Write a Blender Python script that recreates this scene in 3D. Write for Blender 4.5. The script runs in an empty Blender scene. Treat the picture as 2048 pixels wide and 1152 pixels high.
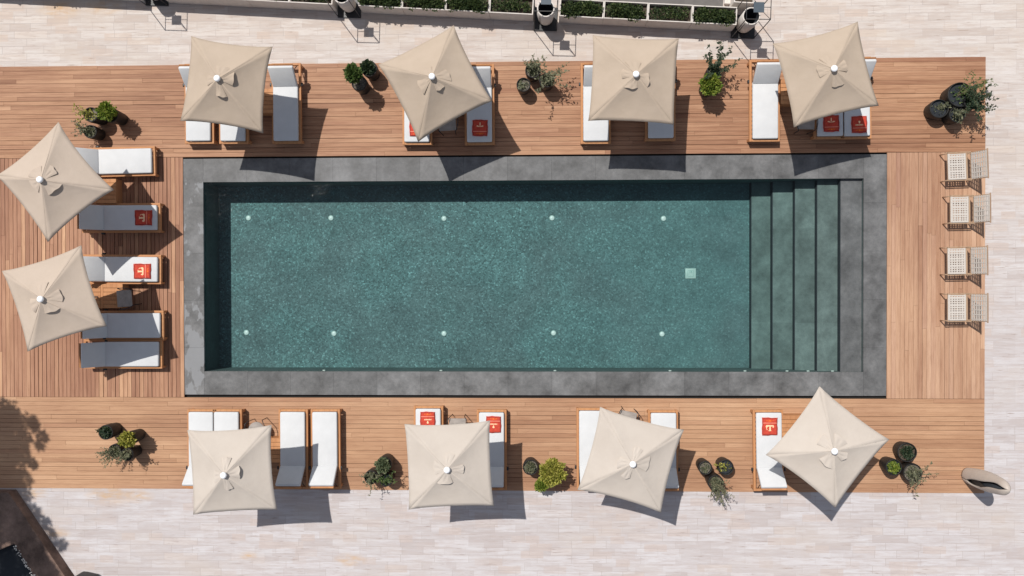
import bpy, bmesh, math, random
from mathutils import Vector, Matrix, Euler

scene = bpy.context.scene
COL = scene.collection
rad = math.radians

# ------------------------------------------------------------------ camera
W, Hh, F = 2048.0, 1152.0, 1640.0          # photo size and focal length in its pixels
CAM_H = 1640 / 75.0
ROT = Euler((rad(-0.57958), rad(1.72318), rad(-0.12808)), 'XYZ')
cam_data = bpy.data.cameras.new("camera")
cam_data.sensor_width = 36.0
cam_data.lens = F / W * 36.0
cam_data.clip_end = 500
cam = bpy.data.objects.new("camera", cam_data)
cam.location = (0, 0, CAM_H)
cam.rotation_euler = ROT
COL.objects.link(cam)
scene.camera = cam
RM = ROT.to_matrix()


def at(u, v, z=0.0):
    """world point seen at photo pixel (u, v) on the level z"""
    d = RM @ Vector(((u - W / 2) / F, -(v - Hh / 2) / F, -1.0))
    t = (z - CAM_H) / d.z
    return Vector((d.x * t, d.y * t, z))


# ------------------------------------------------------------------ light
SUN_DIR = Vector((0.319, -0.429, -1.0)).normalized()
sd = bpy.data.lights.new("sun", 'SUN')
sd.energy = 4.4
sd.angle = rad(0.5)
sd.color = (1.0, 0.96, 0.90)
sun = bpy.data.objects.new("sun", sd)
sun.rotation_euler = SUN_DIR.to_track_quat('-Z', 'Y').to_euler()
sun.location = (-8, 10, 25)
COL.objects.link(sun)

world = bpy.data.worlds.new("World")
scene.world = world
world.use_nodes = True
wn = world.node_tree
wn.nodes.clear()
sky = wn.nodes.new('ShaderNodeTexSky')
sky.sky_type = 'NISHITA'
sky.sun_disc = False
sky.sun_elevation = rad(61.9)
sky.sun_rotation = math.atan2(-SUN_DIR.x, -SUN_DIR.y)
bg = wn.nodes.new('ShaderNodeBackground')
bg.inputs['Strength'].default_value = 0.095
wo = wn.nodes.new('ShaderNodeOutputWorld')
hsv = wn.nodes.new('ShaderNodeHueSaturation')      # hazy, paler sky
hsv.inputs['Saturation'].default_value = 0.55
wn.links.new(sky.outputs[0], hsv.inputs['Color'])
wn.links.new(hsv.outputs[0], bg.inputs[0])
wn.links.new(bg.outputs[0], wo.inputs[0])

scene.view_settings.view_transform = 'Standard'
scene.view_settings.look = 'None'
scene.view_settings.exposure = 0.0
scene.view_settings.gamma = 1.0
scene.render.engine = 'CYCLES'
scene.cycles.max_bounces = 8
scene.cycles.transparent_max_bounces = 12
scene.cycles.sample_clamp_indirect = 4.0


# ------------------------------------------------------------------ material helpers
def srgb(r, g, b):
    f = lambda c: (c / 255 / 12.92) if c / 255 <= 0.04045 else ((c / 255 + 0.055) / 1.055) ** 2.4
    return (f(r), f(g), f(b), 1.0)


class NT:
    def __init__(self, name):
        self.mat = bpy.data.materials.new(name)
        self.mat.use_nodes = True
        self.t = self.mat.node_tree
        self.t.nodes.clear()
        self.out = self.t.nodes.new('ShaderNodeOutputMaterial')

    def n(self, typ, **kw):
        nd = self.t.nodes.new(typ)
        for k, v in kw.items():
            setattr(nd, k, v)
        return nd

    def l(self, a, b):
        self.t.links.new(a, b)

    def coords(self, scale=(1, 1, 1), rot=(0, 0, 0), loc=(0, 0, 0), kind='Object'):
        tc = self.n('ShaderNodeTexCoord')
        mp = self.n('ShaderNodeMapping')
        mp.inputs['Scale'].default_value = scale
        mp.inputs['Rotation'].default_value = rot
        mp.inputs['Location'].default_value = loc
        self.l(tc.outputs[kind], mp.inputs[0])
        return mp.outputs[0]

    def noise(self, vec, scale, detail=4, rough=0.55):
        nd = self.n('ShaderNodeTexNoise')
        nd.inputs['Scale'].default_value = scale
        nd.inputs['Detail'].default_value = detail
        nd.inputs['Roughness'].default_value = rough
        self.l(vec, nd.inputs['Vector'])
        return nd.outputs['Fac']

    def ramp(self, fac, stops):
        nd = self.n('ShaderNodeValToRGB')
        while len(nd.color_ramp.elements) < len(stops):
            nd.color_ramp.elements.new(0.5)
        for e, (p, c) in zip(nd.color_ramp.elements, stops):
            e.position = p
            e.color = c if len(c) == 4 else (*c, 1)
        self.l(fac, nd.inputs[0])
        return nd.outputs[0]

    def mix(self, fac, a, b, blend='MIX'):
        nd = self.n('ShaderNodeMix', data_type='RGBA', blend_type=blend)
        for sock, val in ((nd.inputs[0], fac), (nd.inputs[6], a), (nd.inputs[7], b)):
            if isinstance(val, (int, float)):
                sock.default_value = val
            elif isinstance(val, tuple):
                sock.default_value = val
            else:
                self.l(val, sock)
        return nd.outputs[2]

    def math(self, op, a, b=None, clamp=False):
        nd = self.n('ShaderNodeMath', operation=op, use_clamp=clamp)
        for s, v in ((nd.inputs[0], a), (nd.inputs[1], b)):
            if v is None:
                continue
            if isinstance(v, (int, float)):
                s.default_value = v
            else:
                self.l(v, s)
        return nd.outputs[0]

    def bump(self, h, strength=0.3, dist=0.01):
        nd = self.n('ShaderNodeBump')
        nd.inputs['Strength'].default_value = strength
        nd.inputs['Distance'].default_value = dist
        self.l(h, nd.inputs['Height'])
        return nd.outputs[0]

    def bsdf(self, color, rough=0.7, normal=None, spec=0.3, metallic=0.0):
        p = self.n('ShaderNodeBsdfPrincipled')
        if isinstance(color, tuple):
            p.inputs['Base Color'].default_value = color
        else:
            self.l(color, p.inputs['Base Color'])
        if isinstance(rough, (int, float)):
            p.inputs['Roughness'].default_value = rough
        else:
            self.l(rough, p.inputs['Roughness'])
        p.inputs['Specular IOR Level'].default_value = spec
        p.inputs['Metallic'].default_value = metallic
        if normal is not None:
            self.l(normal, p.inputs['Normal'])
        self.l(p.outputs[0], self.out.inputs[0])
        return p


def g(v):
    return (v, v, v, 1)


def wood_mat(name, along, base, dark, light, jitter=1.0, red=None, streak=0.5):
    """planks: each mesh island its own tone, grain stretched along the plank"""
    m = NT(name)
    s = (0.4, 9, 9) if along == 'x' else (9, 0.4, 9)
    geo = m.n('ShaderNodeNewGeometry')
    rnd = geo.outputs['Random Per Island']
    tc = m.n('ShaderNodeTexCoord')
    off = m.n('ShaderNodeVectorMath', operation='ADD')
    comb = m.n('ShaderNodeCombineXYZ')
    m.l(m.math('MULTIPLY', rnd, 37.0), comb.inputs[0])
    m.l(m.math('MULTIPLY', rnd, 91.0), comb.inputs[1])
    m.l(tc.outputs['Object'], off.inputs[0])
    m.l(comb.outputs[0], off.inputs[1])
    mp = m.n('ShaderNodeMapping')
    mp.inputs['Scale'].default_value = s
    m.l(off.outputs[0], mp.inputs[0])
    grain = m.noise(mp.outputs[0], 2.2, 6, 0.62)
    mp2 = m.n('ShaderNodeMapping')
    mp2.inputs['Scale'].default_value = tuple(x * 3.5 for x in s)
    m.l(off.outputs[0], mp2.inputs[0])
    fine = m.noise(mp2.outputs[0], 2.0, 3, 0.6)
    tone = m.ramp(rnd, [(0.0, dark), (0.22, base), (0.7, base), (0.86, light), (1.0, dark if red is None else red)])
    tone = m.mix(jitter, base, tone)
    c = m.mix(m.ramp(grain, [(0.34, g(streak)), (0.60, g(0))]), tone, m.mix(1.0, tone, (0.70, 0.62, 0.58, 1), 'MULTIPLY'))
    c = m.mix(m.ramp(fine, [(0.28, g(0.5)), (0.48, g(0))]), c, m.mix(1.0, c, (0.62, 0.52, 0.46, 1), 'MULTIPLY'))
    # worn, greyed or redder zones of the deck
    big = m.noise(m.coords((0.16, 0.42, 0.3) if along == 'x' else (0.42, 0.16, 0.3), loc=(2.7, 0.4, 0)), 1.0, 4, 0.6)
    c = m.mix(m.ramp(big, [(0.42, g(0.0)), (0.62, g(0.9))]), c, m.mix(1.0, c, (0.76, 0.70, 0.70, 1), 'MULTIPLY'))
    m.bsdf(c, 0.62, m.bump(fine, 0.35, 0.004), 0.25)
    return m.mat


DECK_B = (0.465, 0.275, 0.163, 1)
DECK_D = (0.36, 0.198, 0.115, 1)
DECK_L = (0.55, 0.345, 0.212, 1)
DECK_R = (0.395, 0.215, 0.128, 1)
M = {}
M['deck_x'] = wood_mat('deck_wood_lengthwise', 'x', DECK_B, DECK_D, DECK_L, 0.7, DECK_R)
M['deck_x2'] = wood_mat('deck_wood_hedge_side', 'x', (0.41, 0.228, 0.134, 1), (0.305, 0.157, 0.091, 1), (0.49, 0.29, 0.176, 1), 0.85, (0.335, 0.168, 0.10, 1), 0.85)
M['deck_y'] = wood_mat('deck_wood_crosswise', 'y', (0.405, 0.22, 0.137, 1), (0.31, 0.16, 0.098, 1), (0.60, 0.37, 0.222, 1), 0.9, (0.35, 0.178, 0.112, 1), 0.75)
M['deck_y2'] = wood_mat('deck_wood_weathered', 'y', (0.49, 0.302, 0.194, 1), (0.40, 0.23, 0.145, 1), (0.555, 0.36, 0.24, 1), 0.85, (0.43, 0.255, 0.178, 1), 0.65)
M['teak'] = wood_mat('teak_furniture', 'y', (0.52, 0.255, 0.115, 1), (0.40, 0.18, 0.08, 1), (0.60, 0.32, 0.15, 1), 0.6)
M['pale_wood'] = wood_mat('pale_wood', 'y', (0.42, 0.30, 0.20, 1), (0.34, 0.23, 0.15, 1), (0.48, 0.36, 0.26, 1), 0.5)


def plain(name, color, rough=0.6, spec=0.3, metallic=0.0, var=0.08, scale=12):
    m = NT(name)
    nz = m.noise(m.coords(), scale, 4)
    c = m.mix(m.ramp(nz, [(0.3, g(0)), (0.7, g(1))]), tuple(x * (1 - var) for x in color[:3]) + (1,), tuple(min(1, x * (1 + var)) for x in color[:3]) + (1,))
    m.bsdf(c, rough, m.bump(nz, 0.08, 0.004), spec, metallic)
    return m.mat


M['dark_gap'] = plain('shadow_gap_black', (0.015, 0.014, 0.013, 1), 0.9)
M['black_metal'] = plain('black_metal', (0.018, 0.018, 0.02, 1), 0.45, 0.4)
M['slate_plate'] = plain('slate_plate', (0.06, 0.08, 0.10, 1), 0.5)
M['pot_dark'] = plain('dark_planter', (0.014, 0.0135, 0.013, 1), 0.55, 0.35, var=0.25)
M['soil'] = plain('soil', (0.075, 0.058, 0.045, 1), 0.95, 0.1, var=0.6, scale=30)
M['soil_pale'] = plain('gravelly_soil', (0.13, 0.115, 0.095, 1), 0.95, 0.1, var=0.6, scale=34)
M['white_concrete'] = plain('white_concrete', (0.60, 0.555, 0.51, 1), 0.8, 0.2, var=0.08, scale=6)
M['pot_inside'] = plain('pot_inside', (0.02, 0.024, 0.03, 1), 0.8)
M['finial'] = plain('white_cap', (0.88, 0.89, 0.92, 1), 0.3, 0.5, var=0.02)
M['pole'] = plain('pale_pole', (0.55, 0.52, 0.48, 1), 0.4)
M['stool_top'] = plain('grey_stone_top', (0.30, 0.265, 0.24, 1), 0.75, 0.2, var=0.15)
M['base_stone'] = plain('umbrella_plate', (0.14, 0.15, 0.14, 1), 0.8, 0.2)
M['lamp_white'] = plain('pool_lamp_white', (0.58, 0.62, 0.61, 1), 0.4)
M['drain'] = plain('drain_white', (0.34, 0.43, 0.41, 1), 0.5)
M['drain_line'] = plain('drain_line', (0.20, 0.32, 0.30, 1), 0.6)
M['strap'] = plain('woven_strap', (0.50, 0.46, 0.42, 1), 0.85, 0.1, var=0.12, scale=40)
M['towel_red'] = plain('red_cloth', (0.48, 0.062, 0.04, 1), 0.85, 0.1, var=0.2, scale=20)
M['towel_edge'] = plain('dark_red_cloth', (0.16, 0.03, 0.03, 1), 0.85, 0.1)
M['towel_cream'] = plain('cream_print', (0.86, 0.56, 0.34, 1), 0.8, 0.1, var=0.1)
M['towel_pink'] = plain('pink_print', (0.75, 0.26, 0.18, 1), 0.8, 0.1)
M['towel_orange'] = plain('orange_print', (0.72, 0.16, 0.03, 1), 0.8, 0.1, var=0.3, scale=60)
M['bark'] = plain('bark', (0.10, 0.075, 0.05, 1), 0.9, 0.1, var=0.3)
M['twig'] = plain('dry_twig', (0.17, 0.145, 0.09, 1), 0.9, 0.1, var=0.3)
M['sculpt'] = plain('pale_composite', (0.46, 0.40, 0.35, 1), 0.6, 0.3, var=0.06, scale=3)
M['road'] = plain('dark_terrace', (0.135, 0.125, 0.12, 1), 0.85, 0.2, var=0.12, scale=5)


def cushion_mat():
    m = NT('white_cushion_fabric')
    v = m.coords()
    a = m.noise(v, 3.0, 4)
    b = m.noise(m.coords((1, 1, 1)), 160, 2)
    c = m.mix(m.ramp(a, [(0.3, g(0)), (0.7, g(1))]), (0.545, 0.552, 0.56, 1), (0.59, 0.597, 0.605, 1))
    h = m.math('ADD', m.math('MULTIPLY', a, 1.0), m.math('MULTIPLY', b, 0.12))
    m.bsdf(c, 0.9, m.bump(h, 0.35, 0.02), 0.1)
    return m.mat


M['cushion'] = cushion_mat()


def canopy_mat(name, lo, hi):
    m = NT(name)
    a = m.noise(m.coords(), 2.2, 5)
    b = m.noise(m.coords((1, 1, 1)), 140, 2)
    oi = m.n('ShaderNodeObjectInfo')
    c = m.mix(m.ramp(a, [(0.3, g(0)), (0.72, g(1))]), lo, hi)
    c = m.mix(m.math('MULTIPLY', oi.outputs['Random'], 0.35), c, m.mix(1.0, c, (1.07, 1.06, 1.05, 1), 'MULTIPLY'))
    h = m.math('ADD', a, m.math('MULTIPLY', b, 0.08))
    nrm = m.bump(h, 0.35, 0.05)
    d = m.n('ShaderNodeBsdfDiffuse')
    d.inputs['Roughness'].default_value = 0.1
    m.l(c, d.inputs[0])
    m.l(nrm, d.inputs['Normal'])
    t = m.n('ShaderNodeBsdfTranslucent')
    m.l(m.mix(1.0, c, (0.9, 0.8, 0.62, 1), 'MULTIPLY'), t.inputs[0])
    mx = m.n('ShaderNodeMixShader')
    mx.inputs[0].default_value = 0.07
    m.l(d.outputs[0], mx.inputs[1])
    m.l(t.outputs[0], mx.inputs[2])
    m.l(mx.outputs[0], m.out.inputs[0])
    return m.mat


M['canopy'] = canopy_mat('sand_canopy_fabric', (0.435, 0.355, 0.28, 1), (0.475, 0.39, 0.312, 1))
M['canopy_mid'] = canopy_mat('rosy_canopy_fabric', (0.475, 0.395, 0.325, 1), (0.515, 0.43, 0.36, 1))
M['canopy_pale'] = canopy_mat('pale_canopy_fabric', (0.505, 0.448, 0.395, 1), (0.55, 0.493, 0.438, 1))  # paler tone for the terrace side canopies


def leaf_mat(name, c1, c2, c3):
    m = NT(name)
    geo = m.n('ShaderNodeNewGeometry')
    c = m.ramp(geo.outputs['Random Per Island'], [(0.0, c1), (0.5, c2), (1.0, c3)])
    d = m.n('ShaderNodeBsdfPrincipled')
    m.l(c, d.inputs['Base Color'])
    d.inputs['Roughness'].default_value = 0.55
    d.inputs['Specular IOR Level'].default_value = 0.3
    t = m.n('ShaderNodeBsdfTranslucent')
    m.l(m.mix(1.0, c, (1.0, 1.1, 0.5, 1), 'MULTIPLY'), t.inputs[0])
    mx = m.n('ShaderNodeMixShader')
    mx.inputs[0].default_value = 0.3
    m.l(d.outputs[0], mx.inputs[1])
    m.l(t.outputs[0], mx.inputs[2])
    m.l(mx.outputs[0], m.out.inputs[0])
    return m.mat


M['leaf_lime'] = leaf_mat('lime_leaves', (0.07, 0.12, 0.015, 1), (0.16, 0.22, 0.03, 1), (0.34, 0.36, 0.07, 1))
M['leaf_green'] = leaf_mat('green_leaves', (0.03, 0.065, 0.015, 1), (0.07, 0.12, 0.03, 1), (0.17, 0.21, 0.07, 1))
M['leaf_dark'] = leaf_mat('dark_leaves', (0.012, 0.028, 0.014, 1), (0.03, 0.055, 0.03, 1), (0.08, 0.10, 0.05, 1))
M['leaf_grey'] = leaf_mat('grey_green_leaves', (0.07, 0.08, 0.05, 1), (0.14, 0.15, 0.09, 1), (0.26, 0.25, 0.16, 1))
M['leaf_yellow'] = leaf_mat('yellow_leaves', (0.12, 0.14, 0.02, 1), (0.30, 0.29, 0.05, 1), (0.50, 0.45, 0.12, 1))
M['leaf_soft'] = leaf_mat('soft_green_leaves', (0.05, 0.075, 0.04, 1), (0.11, 0.14, 0.075, 1), (0.22, 0.24, 0.14, 1))
M['leaf_hedge'] = leaf_mat('hedge_leaves', (0.015, 0.03, 0.012, 1), (0.04, 0.065, 0.022, 1), (0.11, 0.14, 0.05, 1))


def travertine():
    m = NT('travertine_paving')
    tc = m.n('ShaderNodeTexCoord')
    wob = m.noise(tc.outputs['Object'], 0.6, 2)
    def bricks(w, h, off, seed):
        b = m.n('ShaderNodeTexBrick', offset=off, offset_frequency=2, squash=0.62, squash_frequency=3)
        mp = m.n('ShaderNodeMapping')
        mp.inputs['Location'].default_value = (seed, seed * 0.37, 0)
        m.l(tc.outputs['Object'], mp.inputs[0])
        m.l(mp.outputs[0], b.inputs['Vector'])
        b.inputs['Scale'].default_value = 1.0
        b.inputs['Brick Width'].default_value = w
        b.inputs['Row Height'].default_value = h
        b.inputs['Mortar Size'].default_value = 0.006
        b.inputs['Mortar Smooth'].default_value = 0.3
        b.inputs['Bias'].default_value = 0.0
        b.inputs['Color1'].default_value = g(0)
        b.inputs['Color2'].default_value = g(1)
        b.inputs['Mortar'].default_value = g(0.5)
        return b
    b1 = bricks(0.92, 0.205, 0.37, 0.0)
    b2 = bricks(0.61, 0.205, 0.61, 4.10)
    cols = m.ramp(b1.outputs['Color'], [(0.0, (0.425, 0.385, 0.375, 1)), (0.2, (0.465, 0.435, 0.432, 1)), (0.6, (0.49, 0.463, 0.462, 1)), (0.9, (0.525, 0.505, 0.51, 1)), (1.0, (0.485, 0.43, 0.40, 1))])
    cols = m.mix(m.ramp(b2.outputs['Color'], [(0.78, g(0)), (0.92, g(0.75))]), cols, (0.475, 0.405, 0.37, 1))
    cols = m.mix(m.ramp(b2.outputs['Color'], [(0.08, g(0.4)), (0.2, g(0))]), cols, (0.545, 0.535, 0.54, 1))
    # veins and cloudy bands running along the stones
    st = m.noise(m.coords((0.9, 9, 1)), 1.5, 8, 0.68)
    st2 = m.noise(m.coords((1.1, 15, 1), loc=(3, 1, 0)), 1.6, 6, 0.64)
    st3 = m.noise(m.coords((1.6, 30, 1), loc=(8, 4, 0)), 2.0, 4, 0.6)
    c = m.mix(m.ramp(st, [(0.36, g(0.8)), (0.52, g(0))]), cols, (0.42, 0.37, 0.355, 1))
    c = m.mix(m.ramp(st, [(0.53, g(0)), (0.70, g(0.7))]), c, (0.555, 0.54, 0.54, 1))
    c = m.mix(m.ramp(st3, [(0.34, g(0.55)), (0.48, g(0))]), c, (0.44, 0.375, 0.345, 1))
    c = m.mix(m.ramp(st2, [(0.32, g(0.95)), (0.40, g(0))]), c, (0.31, 0.25, 0.225, 1))
    # warm blotches
    bl = m.noise(m.coords((0.35, 0.7, 1), loc=(7, 2, 0)), 1.0, 4)
    c = m.mix(m.ramp(bl, [(0.52, g(0)), (0.74, g(0.5))]), c, (0.48, 0.42, 0.37, 1))
    # broad tone: warmer by the hedge planters, cooler on the open terrace
    sep = m.n('ShaderNodeSeparateXYZ')
    m.l(tc.outputs['Object'], sep.inputs[0])
    warm = m.math('MULTIPLY', m.math('ADD', sep.outputs[1], 3.0), 0.1, True)
    c = m.mix(warm, m.mix(1.0, c, (1.0, 0.99, 1.0, 1), 'MULTIPLY'), m.mix(1.0, c, (1.075, 1.02, 0.945, 1), 'MULTIPLY'))
    # rusty stains washed out of the deck
    for px, py, r in STAINS:
        p = at(px, py)
        vm = m.n('ShaderNodeVectorMath', operation='DISTANCE')
        sc = m.n('ShaderNodeMapping')
        sc.inputs['Scale'].default_value = (1.0, 2.2, 1)
        sc.inputs['Location'].default_value = (-p.x, -p.y * 2.2, 0)
        m.l(tc.outputs['Object'], sc.inputs[0])
        m.l(sc.outputs[0], vm.inputs[0])
        dd = m.math('SUBTRACT', 1.0, m.math('DIVIDE', vm.outputs['Value'], r), True)
        sn = m.noise(m.coords((2.0, 5, 1), loc=(px, 0, 0)), 1.5, 4)
        k = m.math('MULTIPLY', dd, m.ramp(sn, [(0.32, g(0)), (0.72, g(1.1))]), True)
        c = m.mix(k, c, (0.50, 0.31, 0.15, 1))
    joint = m.mix(m.math('MULTIPLY', b1.outputs['Fac'], m.ramp(wob, [(0.36, g(0.15)), (0.60, g(0.85))])), c, (0.36, 0.31, 0.29, 1))
    m.bsdf(joint, 0.75, m.bump(m.math('ADD', st, m.math('MULTIPLY', b1.outputs['Fac'], -1.0)), 0.25, 0.01), 0.25)
    return m.mat


STAINS = [(215, 990, 0.75), (275, 992, 0.5), (65, 985, 0.5), (112, 1068, 0.45), (118, 18, 0.7), (208, 14, 0.6), (1290, 108, 0.5), (700, 1120, 0.5), (496, 1112, 0.3)]
M['paving'] = travertine()


def stone(name, base, var, mosaic=False, slabs=True):
    m = NT(name)
    v = m.coords()
    a = m.noise(v, 1.6, 7, 0.65)
    b = m.noise(m.coords(loc=(5, 3, 1)), 11, 5, 0.65)
    cc = m.noise(m.coords(loc=(1, 9, 4)), 60, 3, 0.6)
    lo = tuple(x * (1 - var) for x in base[:3]) + (1,)
    hi = tuple(x * (1 + var) for x in base[:3]) + (1,)
    c = m.mix(m.ramp(a, [(0.32, g(0)), (0.68, g(1))]), lo, hi)
    c = m.mix(m.ramp(b, [(0.35, g(0)), (0.7, g(0.75))]), c, m.mix(1.0, c, (1.35, 1.32, 1.3, 1), 'MULTIPLY'))
    c = m.mix(m.ramp(cc, [(0.3, g(0.6)), (0.5, g(0))]), c, m.mix(1.0, c, g(0.7), 'MULTIPLY'))
    c = m.mix(m.ramp(cc, [(0.68, g(0)), (0.78, g(0.8))]), c, m.mix(1.0, c, g(1.8), 'MULTIPLY'))
    if slabs:
        geo = m.n('ShaderNodeNewGeometry')
        c = m.mix(1.0, c, m.ramp(geo.outputs['Random Per Island'], [(0, g(0.84)), (1, g(1.12))]), 'MULTIPLY')
    return m, c, a, b, cc


def coping_mat():
    m, c, a, b, cc = stone('grey_basalt_coping', (0.112, 0.113, 0.115), 0.48)
    # washed pale patch with drip marks at the deep-end corner
    tc = m.n('ShaderNodeTexCoord')
    sep = m.n('ShaderNodeSeparateXYZ')
    m.l(tc.outputs['Object'], sep.inputs[0])
    p = at(388, 715)
    inx = m.math('LESS_THAN', sep.outputs[0], p.x + 0.30)
    iny = m.math('SUBTRACT', 1.0, m.math('DIVIDE', m.math('ABSOLUTE', m.math('SUBTRACT', sep.outputs[1], p.y)), 1.25), True)
    wn_ = m.noise(m.coords((1.6, 0.9, 1), loc=(2, 5, 0)), 2.0, 3)
    k = m.math('MULTIPLY', inx, m.ramp(m.math('ADD', wn_, m.math('MULTIPLY', iny, 0.22)), [(0.58, g(0)), (0.62, g(0.8))]))
    c = m.mix(k, c, (0.225, 0.23, 0.24, 1))
    m.bsdf(c, m.ramp(a, [(0.3, g(0.5)), (0.7, g(0.72))]), m.bump(b, 0.2, 0.006), 0.35)
    return m.mat


M['coping'] = coping_mat()


def pool_floor_mat():
    """small mosaic with water glitter painted in as speckle, and paler and duller areas"""
    m, c, a, b, cc = stone('pool_floor_mosaic_glitter', (0.075, 0.132, 0.138), 0.15, slabs=False)
    vo = m.n('ShaderNodeTexVoronoi')
    vo.inputs['Scale'].default_value = 27
    vo.inputs['Randomness'].default_value = 1.0
    m.l(m.coords(), vo.inputs['Vector'])
    rgb = m.n('ShaderNodeSeparateColor')
    m.l(vo.outputs['Color'], rgb.inputs[0])
    patch = m.noise(m.coords(loc=(4, 4, 0)), 0.45, 4)
    tc = m.n('ShaderNodeTexCoord')
    sep = m.n('ShaderNodeSeparateXYZ')
    m.l(tc.outputs['Object'], sep.inputs[0])
    deep = m.math('MULTIPLY', m.math('SUBTRACT', 10.0, sep.outputs[0]), 0.09, True)
    amt = m.math('MULTIPLY', deep, m.ramp(patch, [(0.35, g(0.70)), (0.65, g(1.0))]))
    sp = m.ramp(rgb.outputs[0], [(0.0, g(0.52)), (0.35, g(0.86)), (0.75, g(1.12)), (0.94, g(1.5)), (1.0, g(2.3))])  # bright speckle paints the glitter and ripple light of the water
    c = m.mix(amt, c, m.mix(1.0, c, sp, 'MULTIPLY'))
    c = m.mix(m.ramp(patch, [(0.40, g(0.5)), (0.55, g(0))]), c, m.mix(1.0, c, (1.0, 0.78, 0.80, 1), 'MULTIPLY'))
    big = m.noise(m.coords((1, 1.4, 1), loc=(1, 8, 0)), 0.9, 5, 0.6)
    c = m.mix(m.ramp(big, [(0.35, g(0.55)), (0.55, g(0))]), c, m.mix(1.0, c, (0.78, 0.80, 0.82, 1), 'MULTIPLY'))
    m.bsdf(c, 0.6, m.bump(rgb.outputs[1], 0.2, 0.01), 0.2)
    return m.mat


M['pool_floor'] = pool_floor_mat()
m_, c_, a_, b_, cc_ = stone('pool_step_stone', (0.090, 0.124, 0.121), 0.34)
m_.bsdf(c_, 0.7, m_.bump(b_, 0.2, 0.006), 0.2)
M['pool_step'] = m_.mat
m_, c_, a_, b_, cc_ = stone('pool_first_step_stone', (0.105, 0.109, 0.114), 0.36)
m_.bsdf(c_, 0.7, m_.bump(b_, 0.2, 0.006), 0.2)
M['pool_step_top'] = m_.mat
m_, c_, a_, b_, cc_ = stone('pool_wall_stone', (0.078, 0.115, 0.117), 0.2, slabs=False)
m_.bsdf(c_, 0.7, m_.bump(b_, 0.2, 0.006), 0.2)
M['pool_wall'] = m_.mat
M['riser'] = plain('dark_step_edge', (0.03, 0.038, 0.045, 1), 0.7)
m_, c_, a_, b_, cc_ = stone('rough_dark_stone', (0.165, 0.112, 0.09), 0.45, slabs=False)
m_.bsdf(c_, 0.9, m_.bump(b_, 0.6, 0.03), 0.15)
M['dark_stone'] = m_.mat


WATER_Z = -0.075


def water_mat():
    m = NT('pool_water')
    w1 = m.noise(m.coords((1, 1, 1)), 2.6, 4, 0.55)
    w2 = m.noise(m.coords((1, 1, 1), loc=(4, 2, 0)), 15.0, 3, 0.6)
    w3 = m.noise(m.coords((1, 1, 1), loc=(1, 7, 0)), 9.5, 2, 0.5)
    # calm surface, broken up by the two return jets in the deep corner
    tc = m.n('ShaderNodeTexCoord')
    amp = None
    for px, py, r in ((440, 415, 0.85), (640, 382, 0.42)):
        p = at(px, py, 0)
        vm = m.n('ShaderNodeVectorMath', operation='DISTANCE')
        vm.inputs[1].default_value = (p.x, p.y, WATER_Z)
        m.l(tc.outputs['Object'], vm.inputs[0])
        k = m.math('SUBTRACT', 1.0, m.math('DIVIDE', vm.outputs['Value'], r), True)
        amp = k if amp is None else m.math('MAXIMUM', amp, k)
    h = m.math('ADD', m.math('MULTIPLY', w1, 0.010), m.math('MULTIPLY', w2, 0.0012))
    h = m.math('ADD', h, m.math('MULTIPLY', w3, m.math('MULTIPLY', m.math('POWER', amp, 0.5), 0.026)))
    nrm = m.bump(h, 1.0, 1.0)
    lw = m.n('ShaderNodeFresnel')
    lw.inputs['IOR'].default_value = 1.33
    m.l(nrm, lw.inputs['Normal'])
    gl = m.n('ShaderNodeBsdfGlossy')
    gl.inputs['Roughness'].default_value = 0.025
    m.l(nrm, gl.inputs['Normal'])
    tr = m.n('ShaderNodeBsdfTransparent')
    mx = m.n('ShaderNodeMixShader')
    m.l(lw.outputs[0], mx.inputs[0])
    m.l(tr.outputs[0], mx.inputs[1])
    m.l(gl.outputs[0], mx.inputs[2])
    m.l(mx.outputs[0], m.out.inputs['Surface'])
    ab = m.n('ShaderNodeVolumeAbsorption')
    ab.inputs['Color'].default_value = (0.50, 0.86, 0.84, 1)
    ab.inputs['Density'].default_value = 0.35
    m.l(ab.outputs[0], m.out.inputs['Volume'])
    return m.mat


M['water'] = water_mat()


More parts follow.
